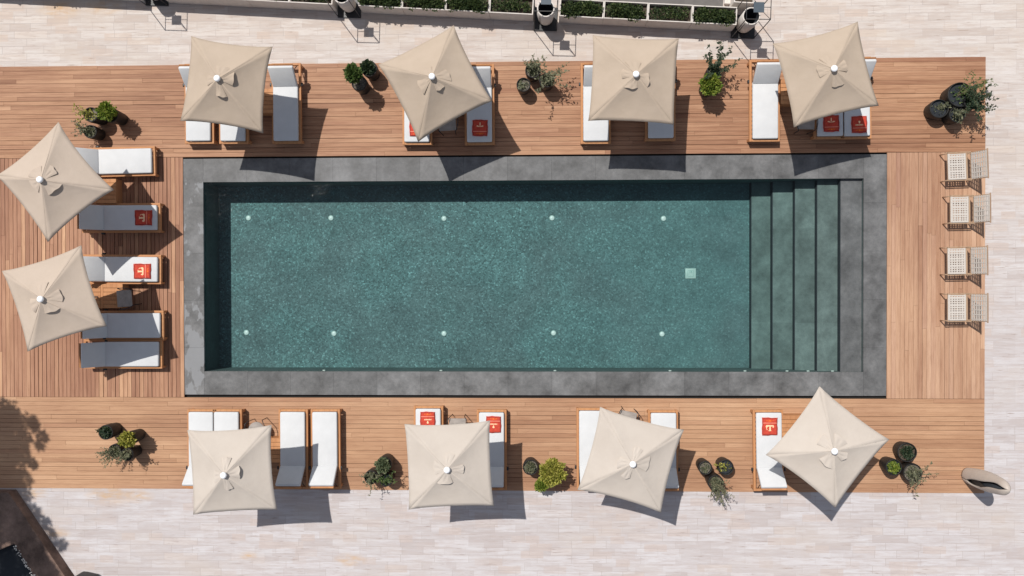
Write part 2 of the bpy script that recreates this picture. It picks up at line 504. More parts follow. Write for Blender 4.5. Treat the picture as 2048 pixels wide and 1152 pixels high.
# ------------------------------------------------------------------ mesh helpers
class MB:
    def __init__(self):
        self.v, self.f, self.mi, self.sm = [], [], [], []
        self.cur = 0

    def add(self, vs, fs, smooth=False, mat=None):
        o = len(self.v)
        self.v += [tuple(x) for x in vs]
        for f in fs:
            self.f.append(tuple(i + o for i in f))
            self.mi.append(self.cur if mat is None else mat)
            self.sm.append(smooth)
        return self

    def box(self, c, s, rz=0.0, M4=None, mat=None):
        x, y, z = (k / 2 for k in s)
        vs = [Vector((a, b, d)) for d in (-z, z) for b in (-y, y) for a in (-x, x)]
        R = M4 if M4 is not None else Matrix.Rotation(rz, 3, 'Z')
        vs = [R @ p + Vector(c) for p in vs]
        return self.add(vs, [(0, 2, 3, 1), (4, 5, 7, 6), (0, 1, 5, 4), (2, 6, 7, 3), (0, 4, 6, 2), (1, 3, 7, 5)], mat=mat)

    def rbox(self, c, s, r, M4=None, seg=3, mat=None):
        bm = bmesh.new()
        bmesh.ops.create_cube(bm, size=1.0)
        for p in bm.verts:
            p.co = Vector((p.co.x * s[0], p.co.y * s[1], p.co.z * s[2]))
        bmesh.ops.bevel(bm, geom=bm.edges[:], offset=r, segments=seg, profile=0.5, affect='EDGES')
        bm.verts.ensure_lookup_table()
        R = M4 if M4 is not None else Matrix.Identity(3)
        vs = [R @ p.co + Vector(c) for p in bm.verts]
        fs = [[p.index for p in f.verts] for f in bm.faces]
        bm.free()
        return self.add(vs, fs, True, mat)

    def tube(self, pts, r, n=6, cap=True, mat=None):
        pts = [Vector(p) for p in pts]
        rs = r if isinstance(r, (list, tuple)) else [r] * len(pts)
        vs, fs = [], []
        for i, p in enumerate(pts):
            t = (pts[min(i + 1, len(pts) - 1)] - pts[max(i - 1, 0)]).normalized()
            a = t.cross(Vector((0, 0, 1)))
            if a.length < 1e-3:
                a = Vector((1, 0, 0))
            a.normalize()
            b = t.cross(a).normalized()
            for k in range(n):
                th = 2 * math.pi * k / n
                vs.append(p + (a * math.cos(th) + b * math.sin(th)) * rs[i])
        for i in range(len(pts) - 1):
            for k in range(n):
                k2 = (k + 1) % n
                fs.append((i * n + k, i * n + k2, (i + 1) * n + k2, (i + 1) * n + k))
        if cap:
            fs.append(tuple(range(n))[::-1])
            fs.append(tuple(range((len(pts) - 1) * n, len(pts) * n)))
        return self.add(vs, fs, n > 4, mat)

    def lathe(self, prof, c=(0, 0, 0), n=28, mat=None, mats=None):
        vs, fs = [], []
        for (r, z) in prof:
            for k in range(n):
                th = 2 * math.pi * k / n
                vs.append(Vector((r * math.cos(th), r * math.sin(th), z)) + Vector(c))
        for i in range(len(prof) - 1):
            for k in range(n):
                k2 = (k + 1) % n
                fs.append((i * n + k, i * n + k2, (i + 1) * n + k2, (i + 1) * n + k))
        return self.add(vs, fs, True, mat)

    def disc(self, c, r, n=20, mat=None):
        vs = [Vector(c) + Vector((r * math.cos(2 * math.pi * k / n), r * math.sin(2 * math.pi * k / n), 0)) for k in range(n)]
        return self.add(vs, [tuple(range(n))], mat=mat)

    def prism(self, poly, z0, z1, mat=None):
        n = len(poly)
        vs = [(p[0], p[1], z0) for p in poly] + [(p[0], p[1], z1) for p in poly]
        fs = [tuple(range(n, 2 * n)), tuple(range(n))[::-1]]
        fs += [(i, (i + 1) % n, n + (i + 1) % n, n + i) for i in range(n)]
        return self.add(vs, fs, mat=mat)

    def leaf(self, p, d, up, L, w):
        d = d.normalized()
        s = d.cross(up)
        if s.length < 1e-3:
            s = Vector((1, 0, 0))
        s.normalize()
        return self.add([p, p + d * L * 0.5 + s * w, p + d * L, p + d * L * 0.5 - s * w], [(0, 1, 2, 3)])

    def build(self, name, mats, parent=None, bevel=None):
        me = bpy.data.meshes.new(name)
        me.from_pydata(self.v, [], self.f)
        for m in (mats if isinstance(mats, (list, tuple)) else [mats]):
            me.materials.append(m)
        me.polygons.foreach_set('material_index', self.mi)
        me.polygons.foreach_set('use_smooth', self.sm)
        me.update()
        o = bpy.data.objects.new(name, me)
        COL.objects.link(o)
        if parent is not None:
            o.parent = parent
        if bevel:
            b = o.modifiers.new("edge", 'BEVEL')
            b.width = bevel
            b.segments = 2
            b.limit_method = 'ANGLE'
        return o


def tag(o, label=None, cat=None, group=None, kind=None):
    if label: o['label'] = label
    if cat: o['category'] = cat
    if group: o['group'] = group
    if kind: o['kind'] = kind
    return o


def thing(name, label, cat, loc=(0, 0, 0), rz=0.0, group=None):
    o = bpy.data.objects.new(name, None)
    COL.objects.link(o)
    o.location = loc
    o.rotation_euler = (0, 0, rz)
    return tag(o, label, cat, group)


KIDS = {}


def kids(o):
    return [c for c in bpy.data.objects if c.parent == o]


def dup(root, loc, rz, label, group=None):
    r = root.copy()
    COL.objects.link(r)
    r.location = loc
    r.rotation_euler = (0, 0, rz)
    r['label'] = label
    if group: r['group'] = group
    for ch in kids(root):
        c = ch.copy()
        COL.objects.link(c)
        c.parent = r
        for gc in kids(ch):
            d = gc.copy()
            COL.objects.link(d)
            d.parent = c
    return r


rng = random.Random(7)

# ------------------------------------------------------------------ the setting
PX0, PX1, PY0, PY1 = -9.518, 9.202, -3.084, 3.279          # outer edge of the coping
IX0, IX1, IY0, IY1 = -8.978, 8.604, -2.456, 2.648          # inner edge of the coping
DX0, DX1, DY0, DY1 = -17.0, 11.751, -5.643, 5.806          # the wooden deck

BIG = 120.0
mb = MB()
xs, ys = [-BIG, DX0, DX1, BIG], [-BIG, DY0, DY1, BIG]
for i in range(3):
    for j in range(3):
        if i == 1 and j == 1:
            continue
        mb.add([(xs[i], ys[j], -0.012), (xs[i + 1], ys[j], -0.012), (xs[i + 1], ys[j + 1], -0.012), (xs[i], ys[j + 1], -0.012)], [(0, 1, 2, 3)])
tag(mb.build('ground_paving', M['paving']), kind='structure')

# dark bed under the deck boards, open over the pool
mb = MB()
bx, by = [DX0, IX0 - 0.02, IX1 + 0.02, DX1], [DY0, IY0 - 0.02, IY1 + 0.02, DY1]
for i in range(3):
    for j in range(3):
        if i == 1 and j == 1:
            continue
        mb.add([(bx[i], by[j], -0.10), (bx[i + 1], by[j], -0.10), (bx[i + 1], by[j + 1], -0.10), (bx[i], by[j + 1], -0.10)], [(0, 1, 2, 3)])
for a, b in (((DX0, DY0), (DX1, DY0)), ((DX1, DY0), (DX1, DY1)), ((DX1, DY1), (DX0, DY1)), ((DX0, DY1), (DX0, DY0))):
    mb.add([(a[0], a[1], -0.1), (b[0], b[1], -0.1), (b[0], b[1], -0.012), (a[0], a[1], -0.012)], [(0, 1, 2, 3)])
tag(mb.build('deck_bed_ground', M['dark_gap']), kind='structure')


def planks(name, x0, x1, y0, y1, along, w, gap, mat, lens, r):
    mb = MB()
    c0, c1 = (y0, y1) if along == 'x' else (x0, x1)
    l0, l1 = (x0, x1) if along == 'x' else (y0, y1)
    n = max(1, round((c1 - c0) / w))
    w = (c1 - c0) / n
    for k in range(n):
        gk = gap * r.choice((0.6, 0.8, 1.0, 1.0, 1.4, 2.3))
        a = c0 + k * w + gk / 2
        b = c0 + (k + 1) * w - gap * 0.3
        p = l0
        first = True
        while p < l1 - 0.01:
            L = r.uniform(*lens) * (r.uniform(0.3, 1) if first else 1)
            first = False
            q = min(p + L, l1)
            if l1 - q < 0.5:
                q = l1
            z = r.uniform(-0.002, 0.0015)
            aa, bb = a + r.uniform(-.0015, .0015), b + r.uniform(-.0015, .0015)
            if along == 'x':
                mb.box(((p + q) / 2, (aa + bb) / 2, z - 0.02), (q - p - 0.004, bb - aa, 0.04))
            else:
                mb.box(((aa + bb) / 2, (p + q) / 2, z - 0.02), (bb - aa, q - p - 0.004, 0.04))
            p = q
    return tag(mb.build(name, mat), kind='structure')


SLOT_T, SLOT_B = 0.045, 0.075
planks('deck_hedge_side', DX0, DX1, PY1 + SLOT_T, DY1, 'x', 0.118, 0.007, M['deck_x2'], (2.2, 4.6), rng)
planks('deck_terrace_side', DX0, DX1, DY0, PY0 - SLOT_B, 'x', 0.118, 0.007, M['deck_x'], (2.2, 4.6), rng)
planks('deck_deep_end', DX0, PX0 - 0.01, PY0 - SLOT_B + 0.004, PY1 + SLOT_T - 0.004, 'y', 0.112, 0.013, M['deck_y'], (3.0, 6.5), rng)
planks('deck_steps_end', PX1 + 0.01, DX1, PY0 - SLOT_B + 0.004, PY1 + SLOT_T - 0.004, 'y', 0.118, 0.006, M['deck_y2'], (3.0, 6.5), rng)

# coping slabs
mb = MB()


def slabs(x0, x1, y0, y1, along, size):
    l0, l1 = (x0, x1) if along == 'x' else (y0, y1)
    n = round((l1 - l0) / size)
    for k in range(n):
        p, q = l0 + (l1 - l0) * k / n + 0.0015, l0 + (l1 - l0) * (k + 1) / n - 0.0015
        if along == 'x':
            mb.box(((p + q) / 2, (y0 + y1) / 2, -0.03), (q - p, y1 - y0, 0.06))
        else:
            mb.box(((x0 + x1) / 2, (p + q) / 2, -0.03), (x1 - x0, q - p, 0.06))


slabs(IX0, IX1, IY1, PY1, 'x', 1.2)
slabs(IX0, IX1, PY0, IY0, 'x', 1.2)
slabs(PX0, IX0 - 0.003, PY0, PY1, 'y', 1.25)
slabs(IX1 + 0.003, PX1, PY0, PY1, 'y', 1.25)
tag(mb.build('pool_coping', M['coping']), kind='structure')

# basin
DEEP = -1.08
WATER = -0.075
mb = MB()
E = 0.004
x0, x1, y0, y1 = IX0 - E, IX1 + E, IY0 - E, IY1 + E
mb.add([(x0, y0, DEEP), (x1, y0, DEEP), (x1, y1, DEEP), (x0, y1, DEEP)], [(0, 1, 2, 3)], mat=0)
for a, b in (((x0, y0), (x0, y1)), ((x0, y1), (x1, y1)), ((x1, y1), (x1, y0)), ((x1, y0), (x0, y0))):
    mb.add([(a[0], a[1], DEEP), (b[0], b[1], DEEP), (b[0], b[1], -0.061), (a[0], a[1], -0.061)], [(0, 1, 2, 3)], mat=1)
tag(mb.build('pool_basin_floor', [M['pool_floor'], M['pool_wall']]), kind='structure')

tread_px = [1681, 1634.5, 1590, 1545.5, 1503]
tread_z = [-0.13, -0.32, -0.50, -0.68, -0.88]
mb = MB()
xr = IX1
for px, z in zip(tread_px, tread_z):
    xl = at(px, 545, z).x
    n = 4
    for k in range(n):
        ya, yb = y0 + (y1 - y0) * k / n, y0 + (y1 - y0) * (k + 1) / n
        mb.add([(xl, ya, z), (xr, ya, z), (xr, yb, z), (xl, yb, z)], [(0, 1, 2, 3)], mat=2 if px == 1681 else 0)
    mb.box((xl - 0.006, (y0 + y1) / 2, (z - 0.004 + DEEP) / 2), (0.012, y1 - y0 - 0.002, z - 0.004 - DEEP), mat=1)
    xr = xl
tag(mb.build('pool_steps_floor', [M['pool_step'], M['riser'], M['pool_step_top']]), kind='structure')

mb = MB()
mb.box(((IX0 + IX1) / 2, (IY0 + IY1) / 2, (WATER - 1.30) / 2), (IX1 - IX0 + 0.012, IY1 - IY0 + 0.012, WATER + 1.30))
tag(mb.build('pool_water', M['water']), kind='structure')

# dark terrace beyond the planters
LINE_A, LINE_B = at(545, 3, 0.57), at(1470, 50, 0.57)      # front rim line of the planter row
U = (LINE_B - LINE_A); U.z = 0; U.normalize()
V = Vector((-U.y, U.x, 0))
ANG = math.atan2(U.y, U.x)
O0 = Vector((LINE_A.x, LINE_A.y, 0))
mb = MB()
e = at(1446, 12, 0.0)
s_end = (Vector((e.x, e.y, 0)) - O0).dot(U)
q = [O0 + U * -60 + V * 0.62, O0 + U * s_end + V * 0.62, O0 + U * s_end + V * 14, O0 + U * -60 + V * 14]
mb.add([(p.x, p.y, -0.006) for p in q], [(0, 1, 2, 3)])
tag(mb.build('dark_terrace_ground', M['road']), kind='structure')
mb = MB()
mb.box(tuple(O0 + U * (s_end + 0.10) + V * 7.4 + Vector((0, 0, 0.04))), (0.17, 13.4, 0.12), ANG)
tag(mb.build('terrace_kerb', M['white_concrete'], bevel=0.01), kind='structure')

# ------------------------------------------------------------------ sun loungers
LW = 0.655


def make_lounger():
    root = thing('sun_lounger', 'x', 'sun lounger', group='sun loungers around the pool')
    f = MB()
    zt = 0.30
    for s in (-1, 1):
        f.box((s * 0.362, 1.0, zt - 0.045), (0.06, 2.12, 0.09))
    f.box((0, -0.03, zt - 0.045), (0.664, 0.06, 0.09))
    f.box((0, 2.03, zt - 0.045), (0.664, 0.06, 0.09))
    f.build('frame', M['teak'], root, bevel=0.006)
    sl = MB()
    for k in range(13):
        sl.box((0, 0.08 + k * 0.112, zt - 0.012), (0.662, 0.07, 0.02))
    sl.build('slats', M['teak'], root)
    for sx in (-1, 1):
        for y in (0.0, 2.0):
            l = MB()
            l.box((sx * 0.361, y, 0.104), (0.055, 0.07, 0.208))
            l.build('leg', M['teak'], root, bevel=0.005)
    cu = MB()
    cu.rbox((0, 0.745, 0.345), (LW, 1.485, 0.095), 0.028)
    co = cu.build('seat_cushion', M['cushion'], root)
    pi = MB()
    z = 0.366
    for x in (-1, 1):
        pi.tube([(x * (LW / 2 - 0.002), 0.04, z), (x * (LW / 2 - 0.002), 1.45, z)], 0.005, 5)
    pi.tube([(-LW / 2 + 0.03, 0.004, z), (LW / 2 - 0.03, 0.004, z)], 0.005, 5)
    pi.build('piping', M['cushion'], co)
    th = rad(48)
    R = Matrix.Rotation(th, 3, 'X')
    hinge = Vector((0, 1.495, 0.298))
    bp = MB()
    for s in (-1, 1):
        bp.box(hinge + R @ Vector((s * 0.27, 0.31, 0.0)), (0.05, 0.64, 0.028), M4=R)
    for k in range(6):
        bp.box(hinge + R @ Vector((0, 0.05 + k * 0.112, 0.024)), (0.64, 0.075, 0.018), M4=R)
    bp.build('backrest', M['teak'], root)
    hc = MB()
    hc.rbox(hinge + R @ Vector((0, 0.315, 0.082)), (LW, 0.60, 0.095), 0.028, M4=R)
    hc.build('head_cushion', M['cushion'], root)
    for s in (-1, 1):
        st = MB()
        top = hinge + R @ Vector((s * 0.27, 0.40, -0.015))
        st.tube([top, (s * 0.27, 1.99, 0.25)], 0.012, 5)
        st.build('backrest_strut', M['black_metal'], root)
        kn = MB()
        kn.rbox((s * 0.415, 1.50, 0.27), (0.05, 0.09, 0.07), 0.012)
        kn.build('hinge_bracket', M['black_metal'], root)
    return root


proto = make_lounger()
HS = 'on the hedge side'
TS = 'on the open terrace side'
DE = 'at the deep end'
PXL = [  # foot-edge middle in the photo (at cushion height), direction, extra turn, label
    (396, 282, 'u', 0.0, 'white sun lounger, outer one of the two close together under the hedge side corner parasol'),
    (465, 282, 'u', 0.0, 'white sun lounger mostly covered by the hedge side corner parasol, middle of its three'),
    (571.5, 281.5, 'u', 0.3, 'white sun lounger alone beyond the corner parasol on the hedge side, half in shade'),
    (833.3, 284, 'u', -0.3, 'sun lounger with red towel under the tip of the diamond-turned hedge side parasol'),
    (959, 284, 'u', 0.3, 'shaded sun lounger with a red towel beside the diamond-turned hedge side parasol'),
    (1192, 282, 'u', 0.0, 'bare sunlit lounger showing along the deep end edge of the straight hedge side parasol'),
    (1322, 276, 'u', 0.2, 'lounger of which only a shaded foot shows under the straight hedge side parasol'),
    (1531, 277.5, 'u', 0.0, 'fully sunlit white lounger with grey headrest beside the parasol near the pool steps'),
    (1661, 272, 'u', 0.5, 'shaded lounger with red towel, middle one of three under the parasol near the steps'),
    (1715, 272, 'u', 0.5, 'lounger with half sunlit red towel, outermost near the pool steps on the hedge side'),
    (303, 321, 'l', 1.0, 'sunlit white lounger lying crosswise below the potted bush at the deep end corner'),
    (313.5, 435, 'l', 0.0, 'wholly shaded lounger with dark red towel at the deep end of the pool'),
    (315, 539, 'l', -0.5, 'white lounger with a bright red towel and a triangle of shade at the deep end'),
    (320, 651, 'l', 0.0, 'wholly shaded bare lounger partly under the second deep end parasol'),
    (317, 708.5, 'l', 0.0, 'shaded lounger with sunlit corners, last of the deep end row towards the terrace'),
    (401, 824, 'd', 0.0, 'white lounger covered by the terrace side corner parasol, outermost of its four'),
    (452, 824, 'd', 0.0, 'white lounger with only its foot showing beside a teak frame, terrace side corner'),
    (584.5, 824, 'd', 0.0, 'lounger with lower half and headrest in shade next to the rounded grey stool'),
    (648.8, 824, 'd', 0.3, 'mostly sunlit lounger with a shaded strip along its headrest, terrace side corner'),
    (856, 817.5, 'd', 0.3, 'lounger whose red towel is cut off by the edge of the square terrace side parasol'),
    (983, 825, 'd', 0.0, 'lounger with red towel on a white sunlit foot and shaded middle, terrace side'),
    (1183.5, 821.6, 'd', 0.0, 'bare sunlit lounger beside the bright yellow-green round bush, terrace side'),
    (1327.3, 826, 'd', 0.0, 'lounger with its foot showing past the tilted terrace side parasol, head shaded'),
    (1538, 825.5, 'd', 0.6, 'single sunlit lounger with a red towel near the steps on the terrace side'),
]
LOUNGERS = []
for i, (px, py, d, tw, lab) in enumerate(PXL):
    p = at(px, py, 0.385)
    rz = {'u': 0.0, 'l': math.pi / 2, 'd': math.pi}[d] + rad(tw)
    p.z = 0
    p += Matrix.Rotation(rz, 3, 'Z') @ Vector((0, 0.003, 0))
    if i == 0:
        proto.location, proto.rotation_euler = p, (0, 0, rz)
        proto['label'] = lab
        LOUNGERS.append(proto)
    else:
        LOUNGERS.append(dup(proto, p, rz, lab))

# ------------------------------------------------------------------ printed towels
TW, TL = 0.405, 0.455


def make_towel(v):
    r = random.Random(40 + v)
    root = thing('printed_towel', 'x', 'towel', group='red printed towels on the loungers')
    tw, tl = TW * r.uniform(0.95, 1.03), TL * r.uniform(0.94, 1.03)
    nx, ny = 14, 16
    vs, fs = [], []
    def top(x, y):
        return 0.022 + 0.004 * math.sin(9 * x + v) * math.sin(8 * y + 2 * v) + (0.007 if y < -0.075 else 0.0)
    def edge(q):
        return 0.006 * math.sin(17 * q + v) + 0.003 * math.sin(41 * q)
    for jy in range(ny + 1):
        for ix in range(nx + 1):
            x, y = (ix / nx - 0.5) * tw, (jy / ny - 0.5) * tl
            b = min(1.0, 6 * min(ix / nx, 1 - ix / nx, jy / ny, 1 - jy / ny) + 0.35)
            vs.append((x + edge(y) * (2 * ix / nx - 1), y + edge(x) * (2 * jy / ny - 1), top(x, y) * b ** 0.4))
    for jy in range(ny):
        for ix in range(nx):
            o = jy * (nx + 1) + ix
            fs.append((o, o + 1, o + nx + 2, o + nx + 1))
    n0 = len(vs)
    ring = list(range(nx + 1)) + [k * (nx + 1) + nx for k in range(1, ny + 1)] + [ny * (nx + 1) + k for k in range(nx - 1, -1, -1)] + [k * (nx + 1) for k in range(ny - 1, 0, -1)]
    vs += [(vs[k][0] * 0.985, vs[k][1] * 0.985, 0.0) for k in ring]
    R_ = len(ring)
    fs += [(ring[k], n0 + k, n0 + (k + 1) % R_, ring[(k + 1) % R_]) for k in range(R_)]
    b = MB()
    b.add(vs, fs, True)
    b.build('folded_cloth', M['towel_red'], root)

    def patch(mb, pts, lift=0.0018):
        """flat piece of print that follows the cloth"""
        n = len(pts)
        mb.add([(x, y, top(x, y) + lift) for x, y in pts], [tuple(range(n))])

    def bar(mb, cx, cy, w, h, a=0.0, k=6):
        ca, sa = math.cos(a), math.sin(a)
        for q in range(k):
            if w >= h:
                x0, x1, y0, y1 = -w / 2 + w * q / k, -w / 2 + w * (q + 1) / k, -h / 2, h / 2
            else:
                x0, x1, y0, y1 = -w / 2, w / 2, -h / 2 + h * q / k, -h / 2 + h * (q + 1) / k
            patch(mb, [(cx + x * ca - y * sa, cy + x * sa + y * ca) for x, y in ((x0, y0), (x1, y0), (x1, y1), (x0, y1))])
    e = MB()
    for s in (-1, 1):
        bar(e, s * (tw / 2 - 0.022), 0, 0.010, tl - 0.06, 0, 12)
        bar(e, 0, s * (tl / 2 - 0.022), tw - 0.06, 0.009, 0, 10)
    e.build('dark_border', M['towel_edge'], root)
    s_ = MB()
    bar(s_, 0, -0.092, tw - 0.05, 0.018, 0, 10)
    s_.build('stripe', M['towel_pink'], root)
    t = MB()
    if v == 0:                                            # heavy letter with curled arms
        bar(t, 0, -0.02, 0.19, 0.038)
        for s in (-1, 1):
            bar(t, s * 0.088, 0.004, 0.032, 0.05, 0.3 * s)
        bar(t, -0.005, 0.05, 0.040, 0.12)
        bar(t, 0, 0.108, 0.07, 0.018)
        for q in range(7):
            a = q * 0.42
            bar(t, 0.05 + 0.034 * math.sin(a), 0.045 - 0.045 * math.cos(a), 0.02, 0.016, a, 1)
    elif v == 1:                                          # row of small letters with a drop below it
        for q, (w, h) in enumerate(((.022, .03), (.03, .036), (.02, .034), (.034, .03), (.024, .036), (.02, .03))):
            bar(t, -0.088 + q * 0.034, -0.012, w, h, 0.1 * (q % 3 - 1), 2)
        patch(t, [(-0.008, 0.02), (0.008, 0.02), (0.026, 0.075), (0.016, 0.092), (-0.016, 0.092), (-0.026, 0.075)])
    else:                                                 # candle-like mark between two leaves
        bar(t, 0, 0.10, 0.026, 0.085)
        for s in (-1, 1):
            patch(t, [(s * 0.02, 0.045), (s * 0.06, 0.03), (s * 0.10, 0.05), (s * 0.07, 0.068)][::s])
        bar(t, 0, 0.035, 0.10, 0.014)
    t.build('letter', M['towel_cream'], root)
    w = MB()
    for q in range(6):
        bar(w, -0.08 + q * 0.032, -0.150 + r.uniform(-.008, .008), 0.016, r.uniform(0.02, 0.045), r.uniform(-.3, .3), 2)
    patch(w, [(0, -0.125), (0.022, -0.15), (0, -0.18), (-0.022, -0.15)])
    w.build('emblem', M['towel_orange'], root)
    return root


TOW = [(3, 834, 256, 'red towel half hidden by the diamond-turned parasol tip on the hedge side'),
       (4, 960, 256, 'shaded red towel with a cream candle-like mark on the lounger beside the diamond-turned parasol'),
       (8, 1662.5, 247, 'dark shaded red towel on the middle lounger near the pool steps, hedge side'),
       (9, 1718.5, 249, 'red towel split by sun and shade on the outermost lounger near the pool steps'),
       (11, 287, 435.5, 'dark maroon looking towel in full shade at the deep end'),
       (12, 284.5, 542.5, 'bright sunlit red towel with cream letters at the deep end'),
       (19, 855.5, 840, 'red towel cut by the edge of the square terrace side parasol'),
       (20, 987, 849, 'sunlit red towel touching a canopy corner on the terrace side'),
       (23, 1539.5, 853, 'sunlit red towel with big cream letter on the single lounger near the steps')]
tprotos = [make_towel(v) for v in range(3)]
tfirst = [True] * 3
TVAR = [1, 2, 2, 1, 0, 0, 1, 1, 0]
for k, (li, px, py, lab) in enumerate(TOW):
    p = at(px, py, 0.405)
    p.z = 0.3935
    rz = LOUNGERS[li].rotation_euler.z + rad(rng.uniform(-1.5, 1.5))
    tp_ = tprotos[TVAR[k]]
    if tfirst[TVAR[k]]:
        tfirst[TVAR[k]] = False
        tp_.location, tp_.rotation_euler = p, (0, 0, rz)
        tp_['label'] = lab
    else:
        dup(tp_, p, rz, lab)


# ------------------------------------------------------------------ parasols
def make_parasol(cx, cy, ang, h, apex, dz, label, seed, fabric, bow, side=2.02):
    r = random.Random(seed)
    k_open = 'gaping' in label
    root = thing('parasol', label, 'parasol', (cx, cy, 0), ang, 'square sand coloured parasols')
    a = side / 2
    corners = [Vector((-a, a, h + dz[0])), Vector((a, a, h + dz[1])), Vector((a, -a, h + dz[2])), Vector((-a, -a, h + dz[3]))]
    A = Vector((0, 0, apex))
    c = MB()
    n, mm = 14, 12
    ops = []
    for k in range(4):
        P, Q = corners[k], corners[(k + 1) % 4]
        vs, fs = [], []
        pull = bow + r.uniform(-0.014, 0.014)
        for j in range(mm + 1):
            v = j / mm
            for i in range(n + 1):
                u = i / n
                bell = 4 * u * (1 - u)
                e = P.lerp(Q, u)
                flare = 0.018 * (abs(2 * u - 1) ** 6)
                e = Vector((e.x * (1 - pull * bell + flare), e.y * (1 - pull * bell + flare), e.z + 0.02 * bell))
                p = e.lerp(A, v)
                p.z -= 0.045 * bell * math.sin(math.pi * min(1, v * 1.1)) * (1 if v < 0.9 else 0.3)
                p.z += r.uniform(-0.0012, 0.0012)
                vs.append(p)
        for j in range(mm):
            for i in range(n):
                o = j * (n + 1) + i
                fs.append((o, o + 1, o + n + 2, o + n + 1))
        c.add(vs, fs, True)
        # hem
        hem = [vs[i] + Vector((0, 0, 0.004)) for i in range(n + 1)]
    can = c.build('canopy', fabric, root)
    so = can.modifiers.new('cloth', 'SOLIDIFY')
    so.thickness = 0.005
    sm = MB()
    for k in range(4):
        sm.tube([corners[k] * 1.0 + Vector((0, 0, 0.004)), A.lerp(corners[k], 0.5) + Vector((0, 0, 0.006)), A + Vector((0, 0, 0.004))], 0.006, 5)
    sm.build('seam', fabric, can)
    # four vent flaps sewn along their sides; the wind keeps some of them gaping at the outer edge
    gape = [r.choice((0.012, 0.02, 0.05)) for _ in range(4)]
    gape[r.randrange(4)] = r.uniform(0.045, 0.075)
    if k_open: gape = [0.02, 0.09, 0.085, 0.015]
    for k in range(4):
        d = (corners[k] + corners[(k + 1) % 4]) / 2
        d.z = 0
        d.normalize()
        s = Vector((-d.y, d.x, 0))
        mid_h = (corners[k].z + corners[(k + 1) % 4].z) / 2
        L = r.uniform(0.26, 0.38)
        wd = r.uniform(0.09, 0.19) + gape[k] * 0.5
        sk = r.uniform(-0.10, 0.10)
        ph = r.uniform(0, 6)
        fm = MB()
        nn, ll = 12, 9
        vs, fs = [], []
        for j in range(ll + 1):
            t = j / ll
            rr = 0.05 + (L - 0.05) * t
            ww = 0.045 + (wd - 0.045) * t ** 1.3
            for i in range(nn + 1):
                q = 2 * i / nn - 1
                x = q * ww + sk * t
                bow = 1 - q * q
                out = rr + 0.035 * bow * t + 0.012 * math.sin(4 * q + ph) * t * bow
                zc = apex - (apex - mid_h) * (out / a)
                zc += 0.004 + gape[k] * t ** 2.2 * bow ** 0.8 + 0.009 * math.sin(6 * q + ph) * math.sin(5 * t + ph) * bow
                vs.append(d * out + s * x + Vector((0, 0, zc)))
        for j in range(ll):
            for i in range(nn):
                o = j * (nn + 1) + i
                fs.append((o, o + 1, o + nn + 2, o + nn + 1))
        fm.add(vs, fs, True)
        fm.build('vent_flap', fabric, can)
    po = MB()
    po.tube([(0, 0, 0.02), (0, 0, apex)], 0.024, 12)
    po.build('pole', M['pole'], root)
    fi = MB()
    fi.lathe([(0.03, apex - 0.01), (0.05, apex + 0.005), (0.074, apex + 0.02), (0.078, apex + 0.055), (0.066, apex + 0.082), (0.035, apex + 0.096), (0.0, apex + 0.099)], n=20)
    fi.build('finial', M['finial'], root)
    for k in range(4):
        rb = MB()
        rb.tube([(0, 0, apex - 0.05), corners[k] * 0.985 + Vector((0, 0, -0.02))], 0.011, 5)
        rb.build('rib', M['pole'], root)
        st = MB()
        st.tube([(0, 0, h - 0.25), A.lerp(corners[k], 0.5) + Vector((0, 0, -0.04))], 0.009, 5)
        st.build('strut', M['pole'], root)
    hb = MB()
    hb.lathe([(0.024, h - 0.30), (0.05, h - 0.29), (0.05, h - 0.21), (0.024, h - 0.20)], n=12)
    hb.build('runner_hub', M['finial'], root)
    return root


PAR = [
    (-7.488, 4.742, -8.8, 2.17, 2.75, (0.02, 0.16, -0.06, -0.05), 'sand parasol with gaping vents at the hedge side corner of the deep end'),
    (-2.444, 4.769, 26.8, 2.05, 2.62, (0, 0, 0, -0.25), 'diamond-turned sand parasol on the hedge side shading a towel lounger'),
    (2.329, 4.79, -3.0, 2.06, 2.56, (0, 0, -0.02, 0), 'straight-set sand parasol at the middle of the hedge side'),
    (6.879, 4.861, 14.0, 2.10, 2.62, (0, 0, 0, 0), 'sand parasol over three loungers near the pool steps, hedge side'),
    (-11.692, 2.384, 37.9, 2.27, 2.83, (0, 0.13, -0.03, 0), 'deep end sand parasol turned as a diamond, the one nearer the hedge side'),
    (-11.706, -0.431, 17.5, 2.30, 2.82, (0, 0, 0, 0), 'deep end sand parasol nearer the terrace, over shaded loungers'),
    (-7.355, -4.575, 3.6, 2.32, 2.84, (0, 0, 0.0, 0), 'straight sand parasol at the terrace side corner beside a rounded grey stool'),
    (-2.103, -4.439, 2.6, 2.30, 2.77, (0, 0, 0, 0), 'pale straight parasol covering two towel loungers on the terrace side'),
    (2.226, -4.294, -15.2, 2.31, 2.74, (0, 0, 0, 0), 'tilted-square pale parasol next to the bright round bush, terrace side'),
    (6.859, -3.973, 52.4, 2.31, 2.74, (0, 0, 0, 0), 'diamond-turned pale parasol whose tip reaches over the pool coping'),
]
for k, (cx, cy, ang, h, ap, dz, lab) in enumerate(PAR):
    make_parasol(cx, cy, rad(ang), h, ap, dz, lab, 20 + k, M['canopy' if k < 4 else 'canopy_mid' if k < 6 else 'canopy_pale'], (0.05, 0.045, 0.03, 0.05, 0.062, 0.06, 0.04, 0.034, 0.05, 0.045)[k])

